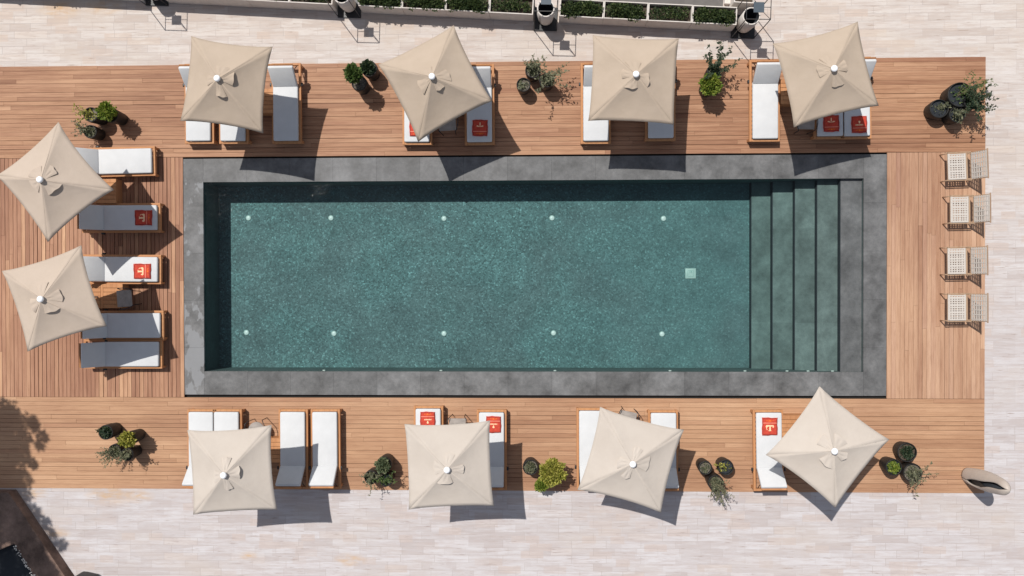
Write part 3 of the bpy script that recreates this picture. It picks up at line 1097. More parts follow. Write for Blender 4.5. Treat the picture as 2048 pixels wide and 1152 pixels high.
# wooden boxes that ballast the parasol poles
def make_box():
    root = thing('parasol_base_box', 'x', 'parasol base', group='teak ballast boxes at the parasol poles')
    b = MB()
    for s in (-1, 1):
        b.box((0, s * 0.31, 0.165), (1.10, 0.03, 0.33))
        b.box((s * 0.535, 0, 0.165), (0.03, 0.588, 0.33))
    b.build('side_boards', M['teak'], root)
    t = MB()
    for k in range(6):
        for s in (-1, 1):
            t.box((s * 0.30, -0.27 + k * 0.108, 0.345), (0.53, 0.10, 0.026))
    t.build('slatted_top', M['teak'], root, bevel=0.004)
    p = MB()
    p.box((0, 0, 0.34), (0.06, 0.66, 0.03))
    p.build('pole_clamp', M['teak'], root)
    return root


bproto = make_box()
BOXL = ['teak base box between the shaded lounger and the deep end corner parasol, hedge side',
        'teak base box hidden below the diamond-turned hedge side parasol',
        'teak base box under the straight-set parasol at the middle of the hedge side',
        'teak base box beside the fully sunlit lounger near the pool steps',
        'teak base box between the two deep end loungers nearer the hedge side',
        'teak base box with an orange sunlit top beside the bright towel lounger',
        'teak base box next to the rounded grey stool, terrace side corner',
        'teak base box under the pale straight parasol of the terrace side',
        'teak base box under the tilted-square pale parasol',
        'teak base box with a frame corner showing beside the single terrace side lounger']
BOXOFF = [(0, 0), (0, 0), (0, 0), (0.02, 0), (-0.05, 0.0), (0.12, 0.02), (0.03, 0.06), (0, 0), (0, 0), (0.02, 0.1)]
for k, (P, lab) in enumerate(zip(PAR, BOXL)):
    loc = (P[0] + BOXOFF[k][0], P[1] + BOXOFF[k][1], 0)
    if k == 0:
        bproto.location = loc
        bproto['label'] = lab
    else:
        dup(bproto, loc, 0, lab)


# small grey side tables with bent black frames
def make_table(name, label, loc, rz, round_top):
    root = thing(name, label, 'side table', loc, rz, 'grey side tables by the parasols')
    t = MB()
    if round_top:
        t.lathe([(0.0, 0.40), (0.20, 0.40), (0.215, 0.41), (0.215, 0.43), (0.20, 0.44), (0.0, 0.44)], n=28)
    else:
        t.rbox((0, 0, 0.42), (0.44, 0.40, 0.035), 0.012)
    t.build('table_top', M['stool_top'], root)
    for s in (-1, 1):
        fr = MB()
        x = 0.19 * s
        fr.tube([(x - 0.02 * s, 0.24, 0.0), (x, 0.25, 0.46), (x + 0.05 * s, 0.20, 0.56), (x + 0.09 * s, 0.02, 0.50), (x + 0.09 * s, -0.16, 0.44), (x, -0.2, 0.0)], 0.011, 6)
        fr.build('leg_frame', M['black_metal'], root)
    return root


p = at(513, 860, 0.42); make_table('side_table', 'rounded grey stool with black bent handles beside the terrace side corner parasol', (p.x, p.y, 0), 0.1, True)
p = at(915, 852, 0.42); make_table('side_table', 'flat grey side table between two red towel loungers, terrace side', (p.x, p.y, 0), 0.0, False)
p = at(1255, 838, 0.42); make_table('side_table', 'grey side table peeking out above the tilted-square pale parasol', (p.x, p.y, 0), -0.2, False)
p = at(249, 597, 0.42); make_table('side_table', 'dark side table in shade beside the orange lit teak box, deep end', (p.x, p.y, 0), -1.5, False)
p = at(895, 246, 0.42); make_table('side_table', 'shaded side table between the loungers of the diamond-turned hedge side parasol', (p.x, p.y, 0), 3.2, False)
p = at(1612, 243, 0.42); make_table('side_table', 'shaded side table between the loungers of the parasol near the steps', (p.x, p.y, 0), 3.1, False)

# ------------------------------------------------------------------ woven lounge chairs
def make_chair():
    root = thing('woven_chair', 'x', 'lounge chair', group='woven lounge chairs in a line')
    # local: sitter faces -x, back at +x
    sf = MB()
    z = 0.36
    for s in (-1, 1):
        sf.box((0.08, s * 0.330, z - 0.02), (0.62, 0.028, 0.04))
    sf.box((-0.215, 0, z - 0.02), (0.03, 0.64, 0.04))
    sf.box((0.262, 0, z - 0.02), (0.035, 0.64, 0.04))
    sf.build('seat_frame', M['pale_wood'], root, bevel=0.005)
    sw = MB()
    sw.box((-0.195, 0, z + 0.004), (0.060, 0.665, 0.014))
    sw.box((0.205, 0, z + 0.004), (0.050, 0.665, 0.014))
    for q, x in enumerate((-0.118, -0.052, 0.014, 0.080, 0.142)):
        sw.box((x, 0, z + 0.006), (0.030 if q % 2 else 0.044, 0.64, 0.006))
    for k in range(11):
        y = -0.310 + k * 0.062
        sw.box((0.005, y, z + (0.0125 if k % 2 else 0.0135)), (0.38, (0.05, 0.026, 0.034)[k % 3], 0.005))
    sw.build('woven_seat', M['strap'], root)
    th = rad(72)
    R = Matrix.Rotation(-th, 3, 'Y')
    hinge = Vector((0.385, 0, 0.33))
    bf = MB()
    for s in (-1, 1):
        bf.box(hinge + R @ Vector((0.24, s * 0.345, -0.012)), (0.54, 0.024, 0.03), M4=R)
    bf.box(hinge + R @ Vector((0.50, 0, -0.012)), (0.028, 0.76, 0.028), M4=R)
    bf.box(hinge + R @ Vector((0.0, 0, 0)), (0.035, 0.66, 0.03), M4=R)
    bf.build('back_frame', M['pale_wood'], root, bevel=0.005)
    bw = MB()
    for k in range(7):
        bw.box(hinge + R @ Vector((0.04 + k * 0.072, 0, 0.012)), (0.044 if k not in (0, 6) else 0.060, 0.68, 0.006), M4=R)
    for k in range(6):
        y = -0.30 + k * 0.12
        bw.box(hinge + R @ Vector((0.25, y, 0.018)), (0.46, 0.026, 0.005), M4=R)
    bw.build('woven_back', M['strap'], root)
    for s in (-1, 1):
        for x, tip in ((-0.235, -0.25), (0.38, 0.42)):
            l = MB()
            l.tube([(x, s * 0.345, 0.36), (tip, s * 0.352, 0.0)], 0.016, 6)
            l.build('leg', M['pale_wood'], root)
        ar = MB()
        ar.box((0.06, s * 0.362, 0.375), (0.60, 0.02, 0.022))
        ar.build('side_rail', M['pale_wood'], root)
    return root


cproto = make_chair()
CH = [(1917, 333, 0.0, 2.0, 'woven lounge chair next to the large potted shrub at the hedge side corner'),
      (1919, 419, 0.04, 0.5, 'woven lounge chair second from the hedge side corner, its back slat over the paving'),
      (1916.5, 522, 0.0, 0.8, 'woven lounge chair second from the terrace end of the line of four'),
      (1917, 615, 0.0, 0.3, 'woven lounge chair at the terrace end of the line of four')]
for k, (px, py, dx, tw, lab) in enumerate(CH):
    p = at(px, py, 0.36)
    loc = (p.x - 0.045 + dx, p.y, 0)
    if k == 0:
        cproto.location, cproto.rotation_euler = loc, (0, 0, rad(tw))
        cproto['label'] = lab
    else:
        dup(cproto, loc, rad(tw), lab)

# ------------------------------------------------------------------ potted plants
def blob_leaves(mb, c, rr, n, L, r, shell=0.55, up=0.3):
    c = Vector(c)
    for _ in range(n):
        while True:
            v = Vector((r.uniform(-1, 1), r.uniform(-1, 1), r.uniform(-1, 1)))
            if shell * 0.6 < v.length < 1:
                break
        lump = 0.86 + 0.2 * math.sin(v.x * 6 + c.x * 9) * math.sin(v.y * 7 + c.y * 5)
        p = c + Vector((v.x * rr[0], v.y * rr[1], v.z * rr[2])) * lump
        d = (v + Vector((r.uniform(-1, 1), r.uniform(-1, 1), r.uniform(-0.6, 1) + up)) * 0.9)
        u = Vector((r.uniform(-1, 1), r.uniform(-1, 1), 1.2)).normalized()
        l = L * r.uniform(0.6, 1.3)
        mb.leaf(p, d, u, l, l * r.uniform(0.22, 0.36))


def stems(mbs, mbl, base, n, length, lean, spread, r, leafL, per, zmin=0.25):
    base = Vector(base)
    lean = Vector(lean)
    for _ in range(n):
        d = Vector((r.uniform(-1, 1), r.uniform(-1, 1), 0)) * spread + lean + Vector((0, 0, r.uniform(zmin, 1.0)))
        d.normalize()
        Lm = length * r.uniform(0.5, 1.15)
        pts = []
        p = base + Vector((r.uniform(-.06, .06), r.uniform(-.06, .06), 0))
        dd = d.copy()
        k = 6
        for j in range(k + 1):
            pts.append(p.copy())
            p = p + dd * (Lm / k)
            dd = (dd + Vector((r.uniform(-.25, .25), r.uniform(-.25, .25), -0.10))).normalized()
        mbs.tube(pts, [0.006 - 0.0035 * j / k for j in range(k + 1)], 4)
        for j in range(2, k + 1):
            for _q in range(per):
                a = pts[j].lerp(pts[j - 1], r.random())
                ld = Vector((r.uniform(-1, 1), r.uniform(-1, 1), r.uniform(-.3, .8)))
                l = leafL * r.uniform(0.6, 1.3)
                mbl.leaf(a, ld, Vector((r.uniform(-.6, .6), r.uniform(-.6, .6), 1)).normalized(), l, l * r.uniform(.14, .28))


def pot_plant(px, py, r_px, h, kind, label, seed, mat='leaf_green', group=None, **kw):
    r = random.Random(seed)
    c = at(px, py, h)
    R = r_px / 75.0 * 0.975 * (CAM_H - h) / CAM_H
    root = thing('potted_plant', label, 'potted plant', (c.x, c.y, 0), 0, group)
    b = MB()
    b.lathe([(0, 0), (R * 0.80, 0.0), (R * 0.86, 0.02), (R * 1.0, h * 0.7), (R, h - 0.02), (R - 0.004, h), (R - 0.022, h), (R - 0.026, h - 0.02), (R - 0.03, h - 0.10)], n=30)
    b.build('pot', M['pot_dark'], root)
    s = MB()
    N = 24
    vs = [Vector((0, 0, h - 0.075))]
    for ring in (0.5, 1.0):
        for k in range(N):
            a = 2 * math.pi * k / N
            q = (R - 0.026) * ring
            vs.append(Vector((q * math.cos(a), q * math.sin(a), h - 0.085 + r.uniform(0, 0.03))))
    fs = [(0, 1 + k, 1 + (k + 1) % N) for k in range(N)] + [(1 + k, 1 + N + k, 1 + N + (k + 1) % N, 1 + (k + 1) % N) for k in range(N)]
    s.add(vs, fs, True)
    s.build('soil', M[kw.get('soil', 'soil')], root)
    top = Vector((0, 0, h - 0.07))
    ml, ms = MB(), MB()
    if kind == 'bush':
        br = kw.get('br', R * 1.1)
        off = Vector(kw.get('off', (0, 0, 0)))
        hh = kw.get('bh', br * 0.9)
        ctr = Vector((0, 0, h + hh * 0.75)) + off
        blob_leaves(ml, ctr, (br, br, hh), kw.get('n', 620), kw.get('L', 0.075), r)
        for _ in range(5):
            a = r.uniform(0, 6.28)
            q = ctr + Vector((math.cos(a), math.sin(a), r.uniform(-.3, .5))) * br * 0.65
            blob_leaves(ml, q, (br * .42, br * .42, hh * .4), kw.get('n', 620) // 8, kw.get('L', 0.075), r)
        for _ in range(7):
            e = ctr + Vector((r.uniform(-1, 1) * br * .6, r.uniform(-1, 1) * br * .6, r.uniform(-.2, .6) * hh))
            ms.tube([top + Vector((r.uniform(-.04, .04), r.uniform(-.04, .04), 0)), top.lerp(e, .5) + Vector((r.uniform(-.04, .04), r.uniform(-.04, .04), 0)), e], [0.008, 0.006, 0.003], 5)
    if kind in ('twiggy', 'spiky'):
        stems(ms, ml, top, kw.get('stems', 14), kw.get('len', 0.6), kw.get('lean', (0, 0, 0)), kw.get('spread', 0.6), r, kw.get('L', 0.07), kw.get('per', 4), kw.get('zmin', 0.25))
        if kw.get('ground', True):
            blob_leaves(ml, (0, 0, h - 0.03), (R * .75, R * .75, 0.05), int(kw.get('gn', 90) * 1.8), 0.055, r)
    if ms.v:
        ms.build('stems', M[kw.get('stem', 'twig')], root)
    if ml.v:
        ml.build('foliage', M[mat], root)
    return root


GA = 'pots at the deep end corner, hedge side'
pot_plant(181, 229, 15.5, 0.62, 'twiggy', 'dark pot of sparse twigs with a yellowish branch reaching over the deck, deep end corner', 1, 'leaf_yellow', GA, lean=(-0.75, -0.05, 0), stems=9, len=0.55, soil='soil_pale', L=0.06, spread=0.45, gn=40)
pot_plant(180, 263, 14, 0.52, 'twiggy', 'dark pot with wispy grey twigs beside a lounger, deep end corner', 2, 'leaf_grey', GA, lean=(-0.9, 0.15, 0), stems=12, len=0.5, soil='soil_pale', L=0.06, spread=0.5, gn=60)
pot_plant(221, 230, 15, 0.62, 'bush', 'compact lime green bush in a dark pot at the deep end corner, hedge side', 3, 'leaf_lime', GA, br=0.235, bh=0.22, off=(-0.02, 0.05, 0), L=0.07, n=800)
GB = 'pots beside the diamond-turned hedge side parasol'
pot_plant(718, 166, 16, 0.60, 'bush', 'tall leafy green bush leaning out of a dark pot at the deck edge', 4, 'leaf_green', GB, br=0.20, bh=0.26, off=(-0.05, 0.13, 0.30), n=760, L=0.085, soil='soil_pale')
pot_plant(738, 137, 16.5, 0.60, 'bush', 'dark green bush in a dark pot touching the diamond-turned parasol', 5, 'leaf_dark', GB, br=0.17, bh=0.15, off=(-0.03, 0.02, -0.08), n=520, L=0.07, soil='soil_pale')
GC = 'pots between the two middle hedge side parasols'
pot_plant(1047, 169, 14.5, 0.55, 'twiggy', 'nearly bare dark pot of dry brown soil, lowest of three on the hedge side', 6, 'leaf_grey', GC, stems=3, len=0.2, soil='soil_pale', gn=25)
pot_plant(1066, 140, 16, 0.60, 'twiggy', 'dark pot of pale straggling leaves at the paving edge between hedge side parasols', 7, 'leaf_grey', GC, stems=14, len=0.45, lean=(0.05, 0.35, 0), soil='soil_pale', gn=140, L=0.065)
pot_plant(1093, 160, 15, 0.60, 'twiggy', 'dark pot with tall feathery branches casting a leafy shadow, hedge side', 8, 'leaf_grey', GC, stems=16, len=0.75, lean=(0.22, 0.25, 0), spread=0.5, L=0.08, per=4)
GD = 'pots between the straight parasol and the steps end parasol'
pot_plant(1428, 142, 14, 0.55, 'spiky', 'dark pot of upright spiky green stems at the edge of the paving', 9, 'leaf_dark', GD, stems=20, len=0.75, lean=(0.1, 0.28, 0.1), spread=0.45, L=0.085, per=6, soil='soil_pale')
pot_plant(1419, 172, 16, 0.55, 'bush', 'round fresh green bush hiding its pot, hedge side near the steps', 10, 'leaf_lime', GD, br=0.265, bh=0.24, n=900, L=0.08, off=(0, 0.01, 0))
GE = 'pots at the hedge side corner of the steps end'
pot_plant(1879, 217, 19, 0.45, 'twiggy', 'almost empty black pot beside the big one at the steps end corner', 11, 'leaf_grey', GE, stems=4, len=0.25, lean=(0.3, 0.3, 0), soil='pot_inside', gn=20)
pot_plant(1921, 189, 25, 0.55, 'twiggy', 'largest black pot with a long branch reaching over the paving, steps end corner', 12, 'leaf_green', GE, stems=12, len=0.95, lean=(0.75, 0.4, 0), soil='pot_inside', L=0.07, gn=60)
pot_plant(1915, 229, 16, 0.50, 'twiggy', 'small black pot of curly dry stems in the steps end corner', 13, 'leaf_grey', GE, stems=8, len=0.3, lean=(0.2, 0.2, 0), soil='pot_inside', gn=40)
pot_plant(1944, 204, 15, 0.60, 'twiggy', 'thick dark straggling shrub hanging over the deck edge at the steps end corner', 14, 'leaf_dark', GE, stems=32, len=0.60, lean=(0.10, 0.0, 0.15), spread=0.55, L=0.075, per=7, gn=200)
GF = 'pots on the deck at the deep end corner, terrace side'
pot_plant(211, 865, 15.5, 0.58, 'twiggy', 'dark pot with low dark leaves on top, terrace side deep end corner', 15, 'leaf_dark', GF, stems=6, len=0.25, gn=220, lean=(-0.3, 0, 0))
pot_plant(258, 877, 14, 0.62, 'bush', 'yellow-green rosette bush in a dark pot, terrace side deep end corner', 16, 'leaf_yellow', GF, br=0.19, bh=0.13, n=420, L=0.085, off=(-0.01, 0.0, 0))
pot_plant(229, 902, 14, 0.50, 'twiggy', 'dark pot of bushy grey twigs bending over the deck, terrace side', 17, 'leaf_grey', GF, stems=22, len=0.5, lean=(-0.55, -0.35, 0), L=0.05, spread=0.5, gn=140)
pot_plant(254, 909, 13.5, 0.56, 'twiggy', 'dark pot of reddish low growth behind the grey twigs, terrace side', 18, 'leaf_grey', GF, stems=9, len=0.55, gn=60, lean=(0.0, -0.1, 0.2), spread=0.3, soil='soil')
GG = 'pots before the pale straight terrace side parasol'
pot_plant(768, 929, 16, 0.58, 'bush', 'soft grey-green dome of leaves in a dark pot by the pale straight parasol', 19, 'leaf_soft', GG, br=0.19, bh=0.16, n=620, L=0.065, off=(-0.02, 0.0, -0.04))
pot_plant(742, 955, 14.5, 0.55, 'twiggy', 'dark pot of pinkish dry twigs at the terrace edge of the deck', 20, 'leaf_grey', GG, stems=18, len=0.38, lean=(-0.05, -0.25, 0), L=0.055, gn=120)
pot_plant(772, 960, 14, 0.50, 'twiggy', 'dark pot with thin stems shading the paving joint, terrace side', 21, 'leaf_green', GG, stems=8, len=0.5, lean=(0.1, -0.05, 0.2), L=0.06, gn=30, soil='pot_inside')
GH = 'pots beside the tilted-square terrace side parasol'
pot_plant(1061, 935, 16, 0.50, 'twiggy', 'dark pot full of withered brown growth beside the bright round bush', 22, 'leaf_grey', GH, stems=6, len=0.14, gn=170, soil='soil_pale')
pot_plant(1106, 944, 15, 0.50, 'bush', 'big bright yellow-green round bush on the terrace side of the deck', 23, 'leaf_yellow', GH, br=0.335, bh=0.26, n=1500, L=0.075, off=(0, 0.04, 0))
pot_plant(1086, 965, 11, 0.42, 'bush', 'small green bush tucked under the big bright round one', 24, 'leaf_lime', GH, br=0.17, bh=0.17, n=520, L=0.06, off=(-0.04, -0.03, 0))
GI = 'pots between the tilted-square parasol and the single lounger'
pot_plant(1411, 936, 14, 0.55, 'twiggy', 'dark pot of grey pebbly soil, the bare one beside curly yellow stems', 25, 'leaf_grey', GI, stems=2, len=0.12, gn=40, soil='soil_pale')
pot_plant(1452, 935, 16, 0.50, 'twiggy', 'smooth dark pot with one curly yellow stem, terrace side', 26, 'leaf_yellow', GI, stems=4, len=0.38, lean=(-0.6, -0.1, 0), gn=10, soil='pot_inside', per=2)
pot_plant(1432, 966, 16, 0.58, 'twiggy', 'dark pot of grey lavender-like sprigs hanging over the paving', 27, 'leaf_grey', GI, stems=24, len=0.62, lean=(0.22, -0.6, 0), L=0.05, gn=150, per=5)
GJ = 'pots beyond the diamond-turned terrace side parasol'
pot_plant(1815, 905, 19.5, 0.42, 'twiggy', 'widest black bowl of dark leaves beyond the diamond-turned pale parasol', 28, 'leaf_dark', GJ, stems=5, len=0.2, gn=180, soil='soil')
pot_plant(1788, 935, 16.5, 0.52, 'twiggy', 'black pot of mossy green plants at the shadow tip of the diamond-turned parasol', 29, 'leaf_lime', GJ, stems=6, len=0.15, gn=130, soil='pot_inside')
pot_plant(1826, 946, 19, 0.42, 'twiggy', 'black pot with yellowish clump and stray stems near the tall pale shell', 30, 'leaf_grey', GJ, stems=9, len=0.55, lean=(0.35, -0.2, 0), gn=120, soil='soil_pale')

# ------------------------------------------------------------------ planter row along the hedge side
RIM = 0.57
BW, BD = 1.135, 0.46


def planter(s, label, seed, density, v0=0.0, name='planter_box', w=BW, fol=True):
    r = random.Random(seed)
    c = O0 + U * s + V * (v0 + BD / 2)
    root = thing(name, label, 'planter', (c.x, c.y, 0), ANG + rad(r.uniform(-.4, .4)), 'white planter boxes along the terrace')
    b = MB()
    t = 0.026
    for q in (-1, 1):
        b.box((0, q * (BD / 2 - t / 2), RIM / 2), (w, t, RIM))
        b.box((q * (w / 2 - t / 2), 0, RIM / 2), (t, BD - 2 * t - 0.001, RIM - 0.002))
    b.build('box', M['white_concrete'], root, bevel=0.004)
    so = MB()
    so.box((0, 0, RIM - 0.17), (w - 2 * t - 0.002, BD - 2 * t - 0.002, 0.04))
    so.build('soil', M['soil'], root)
    if fol:
        ml = MB()
        n = int(7 * density) + 2
        for k in range(n):
            x = -w / 2 + 0.12 + (w - 0.24) * (k + 0.5) / n + r.uniform(-.04, .04)
            rr = r.uniform(0.11, 0.17) * (0.7 + 0.3 * density)
            blob_leaves(ml, (x, r.uniform(-.07, .02), RIM - 0.10 + 0.10 * density + r.uniform(-.03, .05)), (rr * 1.15, min(rr * 1.2, 0.175), rr), int(150 * (0.5 + density)), 0.06, r)
        if density > 0.8:
            for k in range(3):
                x = r.uniform(-w / 2 + .1, w / 2 - .1)
                blob_leaves(ml, (x, -BD / 2 + 0.01, RIM), (0.07, 0.04, 0.05), 30, 0.05, r)
        ml.build('hedge', M['leaf_hedge'], root)
    return root


def s_of(px, py):
    p = at(px, py, RIM)
    return (Vector((p.x, p.y, 0)) - O0).dot(U)


first = s_of(1428.5, 48)
step = (first - s_of(1162.5, 35)) / 3
POT_S = []
rows = []
# four boxes between pots, counting back from the one nearest the steps end
dens = {1: [1.0, 0.45, 0.9, 1.0], 2: [0.5, 1.0, 0.95, 1.0], 3: [0.55, 0.7, 0.5, 0.4], 4: [0.8, 0.8, 0.8, 0.8]}
labs = {1: ['white planter box densely filled with green shrubs beside the tall white pot near the steps',
            'white planter box with three separate small shrubs and bare soil, second from the end pot',
            'white planter box of loose tall shrubs, third from the end pot',
            'white planter box of dense shrubs just past the middle white pot'],
        2: ['sparsely planted white box ending at the middle white pot, soil showing',
            'dense white planter box behind the tip of the diamond-turned parasol',
            'dense white planter box with a thin white gap beside it, above the wire frame shadow',
            'dense white planter box right beside the white pot half out of the frame'],
        3: ['white planter box cut by the photo edge beside the half-shown pot, deep end side',
            'white planter box with only its front wall in view, second before the half-shown pot',
            'white planter box with only a front wall strip in view, third before the half-shown pot',
            'white planter box at the corner above the deep end corner parasol, barely in view'],
        4: ['planter box out at the deep end known by its shadow, first from the pot',
            'white planter box out at the deep end, known by its shadow, second from the pot',
            'white planter box out at the deep end, known by its shadow, third from the pot',
            'white planter box out at the deep end, known by its shadow, last of the row']}
s = first
pot_gap = s_of(1162.5, 35) - s_of(1022, 27) - step
for blk in (1, 2, 3, 4):
    for k in range(4):
        planter(s, labs[blk][k], 100 + blk * 10 + k, dens[blk][k])
        s -= step
    s -= pot_gap
planter(s_of(1489, 0), 'dark planter box standing behind the tall white pot near the steps', 190, 0.1, v0=0.58, w=0.52, fol=False)

# tall white pots, each inside a black wire frame stand
def make_tall_pot():
    root = thing('tall_white_pot', 'x', 'pot', group='tall white pots between the planter boxes')
    b = MB()
    h, R = 0.87, 0.225
    b.lathe([(R * 0.78, 0.04), (R * 0.86, 0.07), (R, h * 0.5), (R, h - 0.006), (R - 0.006, h), (R - 0.028, h), (R - 0.032, h - 0.01)], n=36)
    b.build('body', M['white_concrete'], root)
    i = MB()
    i.lathe([(R - 0.033, h - 0.012), (R - 0.036, 0.35), (0.0, 0.34)], n=36)
    i.build('inner_liner', M['pot_inside'], root)
    s_ = MB()
    a0 = rad(232)
    for k in range(8):
        a, z = a0, 0.10 + k * 0.088
        s_.box(((R + 0.001) * math.cos(a), (R + 0.001) * math.sin(a), z + 0.044), (0.010, 0.016, 0.086), a)
    s_.build('dark_slit', M['black_metal'], root)
    return root


def make_stand():
    root = thing('wire_frame_stand', 'x', 'metal frame', group='black wire frames around the tall pots')
    hw, T, t = 0.295, 1.57, 0.016
    b = MB()
    b.box((0, 0, 0.016), (0.62, 0.62, 0.03))
    b.build('base_plate', M['black_metal'], root, bevel=0.004)
    for sx in (-1, 1):
        for sy in (-1, 1):
            p = MB()
            p.box((sx * hw, sy * hw, (T - 0.02) / 2 + 0.02), (t, t, T - 0.04))
            p.build('corner_post', M['black_metal'], root)
    f = MB()
    for q in (-1, 1):
        f.box((0, q * hw, T), (2 * hw + t, t, t))
        f.box((q * hw, 0, T), (t, 2 * hw - t - 0.001, t))
    f.build('top_frame', M['black_metal'], root)
    br = MB()
    br.box((0, 0, T - 0.002), (2 * hw - t - 0.002, 0.012, 0.012))
    br.tube([(0.1, -0.1, T - 0.01), (hw, -hw, T - 0.004)], 0.007, 5)
    br.tube([(-0.08, 0.12, T - 0.01), (-0.16, hw, T - 0.004)], 0.007, 5)
    br.build('crossbar', M['black_metal'], root)
    pl = MB()
    pl.box((0, -0.01, T + 0.012), (0.255, 0.25, 0.014))
    pl.build('square_plate', M['slate_plate'], root)
    return root


tp, stn = make_tall_pot(), make_stand()
TP = [(314, -12, 'tall white pot just beyond the photo edge above the deep end corner parasol',
       'black wire frame known by its square shadow above the deep end corner parasol'),
      (699, 12, 'tall white pot half cut by the photo edge between dense and sparse planter boxes',
       'black wire frame around the half-cut white pot, square shadow near the diamond-turned parasol'),
      (1091, 38, 'tall white pot with open dark mouth at the middle of the planter row',
       'black wire frame around the middle white pot, square shadow beside the straight parasol'),
      (1486, 53, 'tall white pot leaning outwards in view at the steps end of the planter row',
       'black wire frame with crossing posts in view at the steps end of the planter row')]
for k, (px, py, la, lb) in enumerate(TP):
    p = at(px, py, 0.03)
    if k == 0:
        tp.location = (p.x, p.y, 0.03); tp['label'] = la
        stn.location = (p.x, p.y, 0); stn['label'] = lb
        stn.rotation_euler = (0, 0, ANG * 0.5)
    else:
        dup(tp, (p.x, p.y, 0.03), ANG, la)
        dup(stn, (p.x, p.y, 0), ANG * 0.5, lb)

# ------------------------------------------------------------------ pool fittings
def make_lamp():
    root = thing('pool_lamp', 'x', 'pool light', group='round white lamps in the pool floor')
    a = MB()
    a.lathe([(0.076, 0.0), (0.076, 0.010), (0.062, 0.016), (0.056, 0.016)], n=20)
    a.build('ring', M['drain'], root)
    d = MB()
    d.lathe([(0.057, 0.013), (0.036, 0.022), (0.0, 0.025)], n=20)
    d.build('lens', M['lamp_white'], root)
    return root


lp = make_lamp()
where_x = ['by the deep end wall', 'second from the deep end wall', 'third from the deep end wall', 'fourth from the deep end wall', 'nearest the pool steps']
k = 0
for row, side in (((497, 436), (662, 436), (888, 437), (1104, 436), (1327, 437)), 'hedge side'), (((493, 665), (668, 667), (888, 667), (1107, 666), (1324, 668)), 'terrace side'):
    for (px, py), wx in zip(row, where_x):
        p = at(px, py, DEEP)
        lab = f'white underwater floor lamp {wx}, {side} line'
        loc = (p.x, p.y, DEEP + 0.001)
        if k == 0:
            lp.location = loc; lp['label'] = lab
        else:
            dup(lp, loc, 0, lab)
        k += 1

p = at(1381, 547, DEEP)
root = thing('floor_drain', 'pale square drain cover on the pool floor before the steps', 'drain', (p.x, p.y, DEEP + 0.001))
d = MB(); d.rbox((0, 0, 0.012), (0.295, 0.285, 0.024), 0.008, seg=2); d.build('cover', M['drain'], root)
l = MB()
for q in (-1, 1):
    l.box((q * 0.08, 0, 0.0255), (0.008, 0.16, 0.002)); l.box((0, q * 0.08, 0.0255), (0.15, 0.008, 0.002))
l.box((-0.02, 0.05, 0.0255), (0.012, 0.06, 0.002)); l.box((0.02, 0.05, 0.0255), (0.03, 0.05, 0.002))
l.build('grooves', M['drain_line'], root)


def make_inlet():
    root = thing('water_inlet', 'x', 'pool inlet', group='white inlets in the terrace side pool wall')
    a = MB(); a.rbox((0, 0, 0), (0.075, 0.034, 0.034), 0.010, seg=2); a.build('nozzle', M['drain'], root)
    b = MB(); b.box((0, 0.0185, 0), (0.045, 0.004, 0.014)); b.build('opening', M['drain_line'], root)
    return root


inl = make_inlet()
IN = [(648, 'first white wall inlet from the deep end, terrace side wall'), (882, 'second white wall inlet from the deep end, terrace side wall'),
      (1110, 'middle white wall inlet of the terrace side wall'), (1340, 'white wall inlet level with the square floor drain'),
      (1490, 'white wall inlet where the pool steps begin'), (1574, 'white wall inlet over the second submerged step'),
      (1616, 'white wall inlet over the third submerged step'), (1665, 'white wall inlet over the fourth submerged step, near the coping')]
for k, (px, lab) in enumerate(IN):
    z = -0.16 if px < 1450 else -0.13
    p = at(px, 739, z)
    loc = (p.x, IY0 + 0.012, z)
    if k == 0:
        inl.location = loc; inl['label'] = lab
    else:
        dup(inl, loc, 0, lab)

# ------------------------------------------------------------------ curved lounge by the corner
def curved_sculpture():
    """a tall leaf-like shell standing on end, open along one side"""
    c = at(1934, 950, 0)
    root = thing('curved_sculpture', 'tall pale shell standing on end at the deck corner, split by a dark slit', 'sculpture', c)
    toward = math.atan2(0.41, -0.91)                 # where the shell turns its open side
    levels = 26
    na = 34
    m = MB()
    vs, fs = [], []
    Ht = 1.92
    for k in range(levels + 1):
        u = k / levels
        z = Ht * u
        R = 0.175 + 0.085 * math.sin(math.pi * min(1, u * 0.95 + 0.05)) - 0.035 * u
        if u > 0.86:
            R *= max(0.12, 1 - ((u - 0.86) / 0.14) ** 2.2 * 0.85)
        gap = 0.05 + 0.62 * max(0, math.sin(math.pi * min(1, max(0, (u - 0.12) / 0.86)))) ** 0.7 * (0.75 + 0.35 * math.sin(7 * u + 0.6))
        mid = toward + 0.62 + 0.30 * math.sin(5.2 * u + 0.4)
        off = Vector((0.05 * math.sin(3.1 * u), 0.10 * u, 0))
        for q in range(na + 1):
            a = mid + gap + (2 * math.pi - 2 * gap) * q / na
            e = Vector((R * 0.82 * math.cos(a), R * 1.05 * math.sin(a), z)) + off
            vs.append(e)
    for k in range(levels):
        for q in range(na):
            o = k * (na + 1) + q
            fs.append((o, o + 1, o + na + 2, o + na + 1))
    m.add(vs, fs, True)
    sh = m.build('shell', M['sculpt'], root)
    so = sh.modifiers.new('thick', 'SOLIDIFY'); so.thickness = 0.03; so.offset = -1
    b = MB()
    b.lathe([(0.0, 0.0), (0.155, 0.0), (0.155, 0.03), (0.13, 0.04), (0.0, 0.04)], n=28)
    b.build('foot_plate', M['slate_plate'], root)
    l = MB()
    l.tube([(0.02, 0.0, 0.04), (0.02, -0.01, 1.0), (0.03, 0.07, 1.7)], 0.10, 14)  # near-black filling stands in for the shade inside the open shell
    l.build('cavity_shade', M['pot_inside'], root)


curved_sculpture()

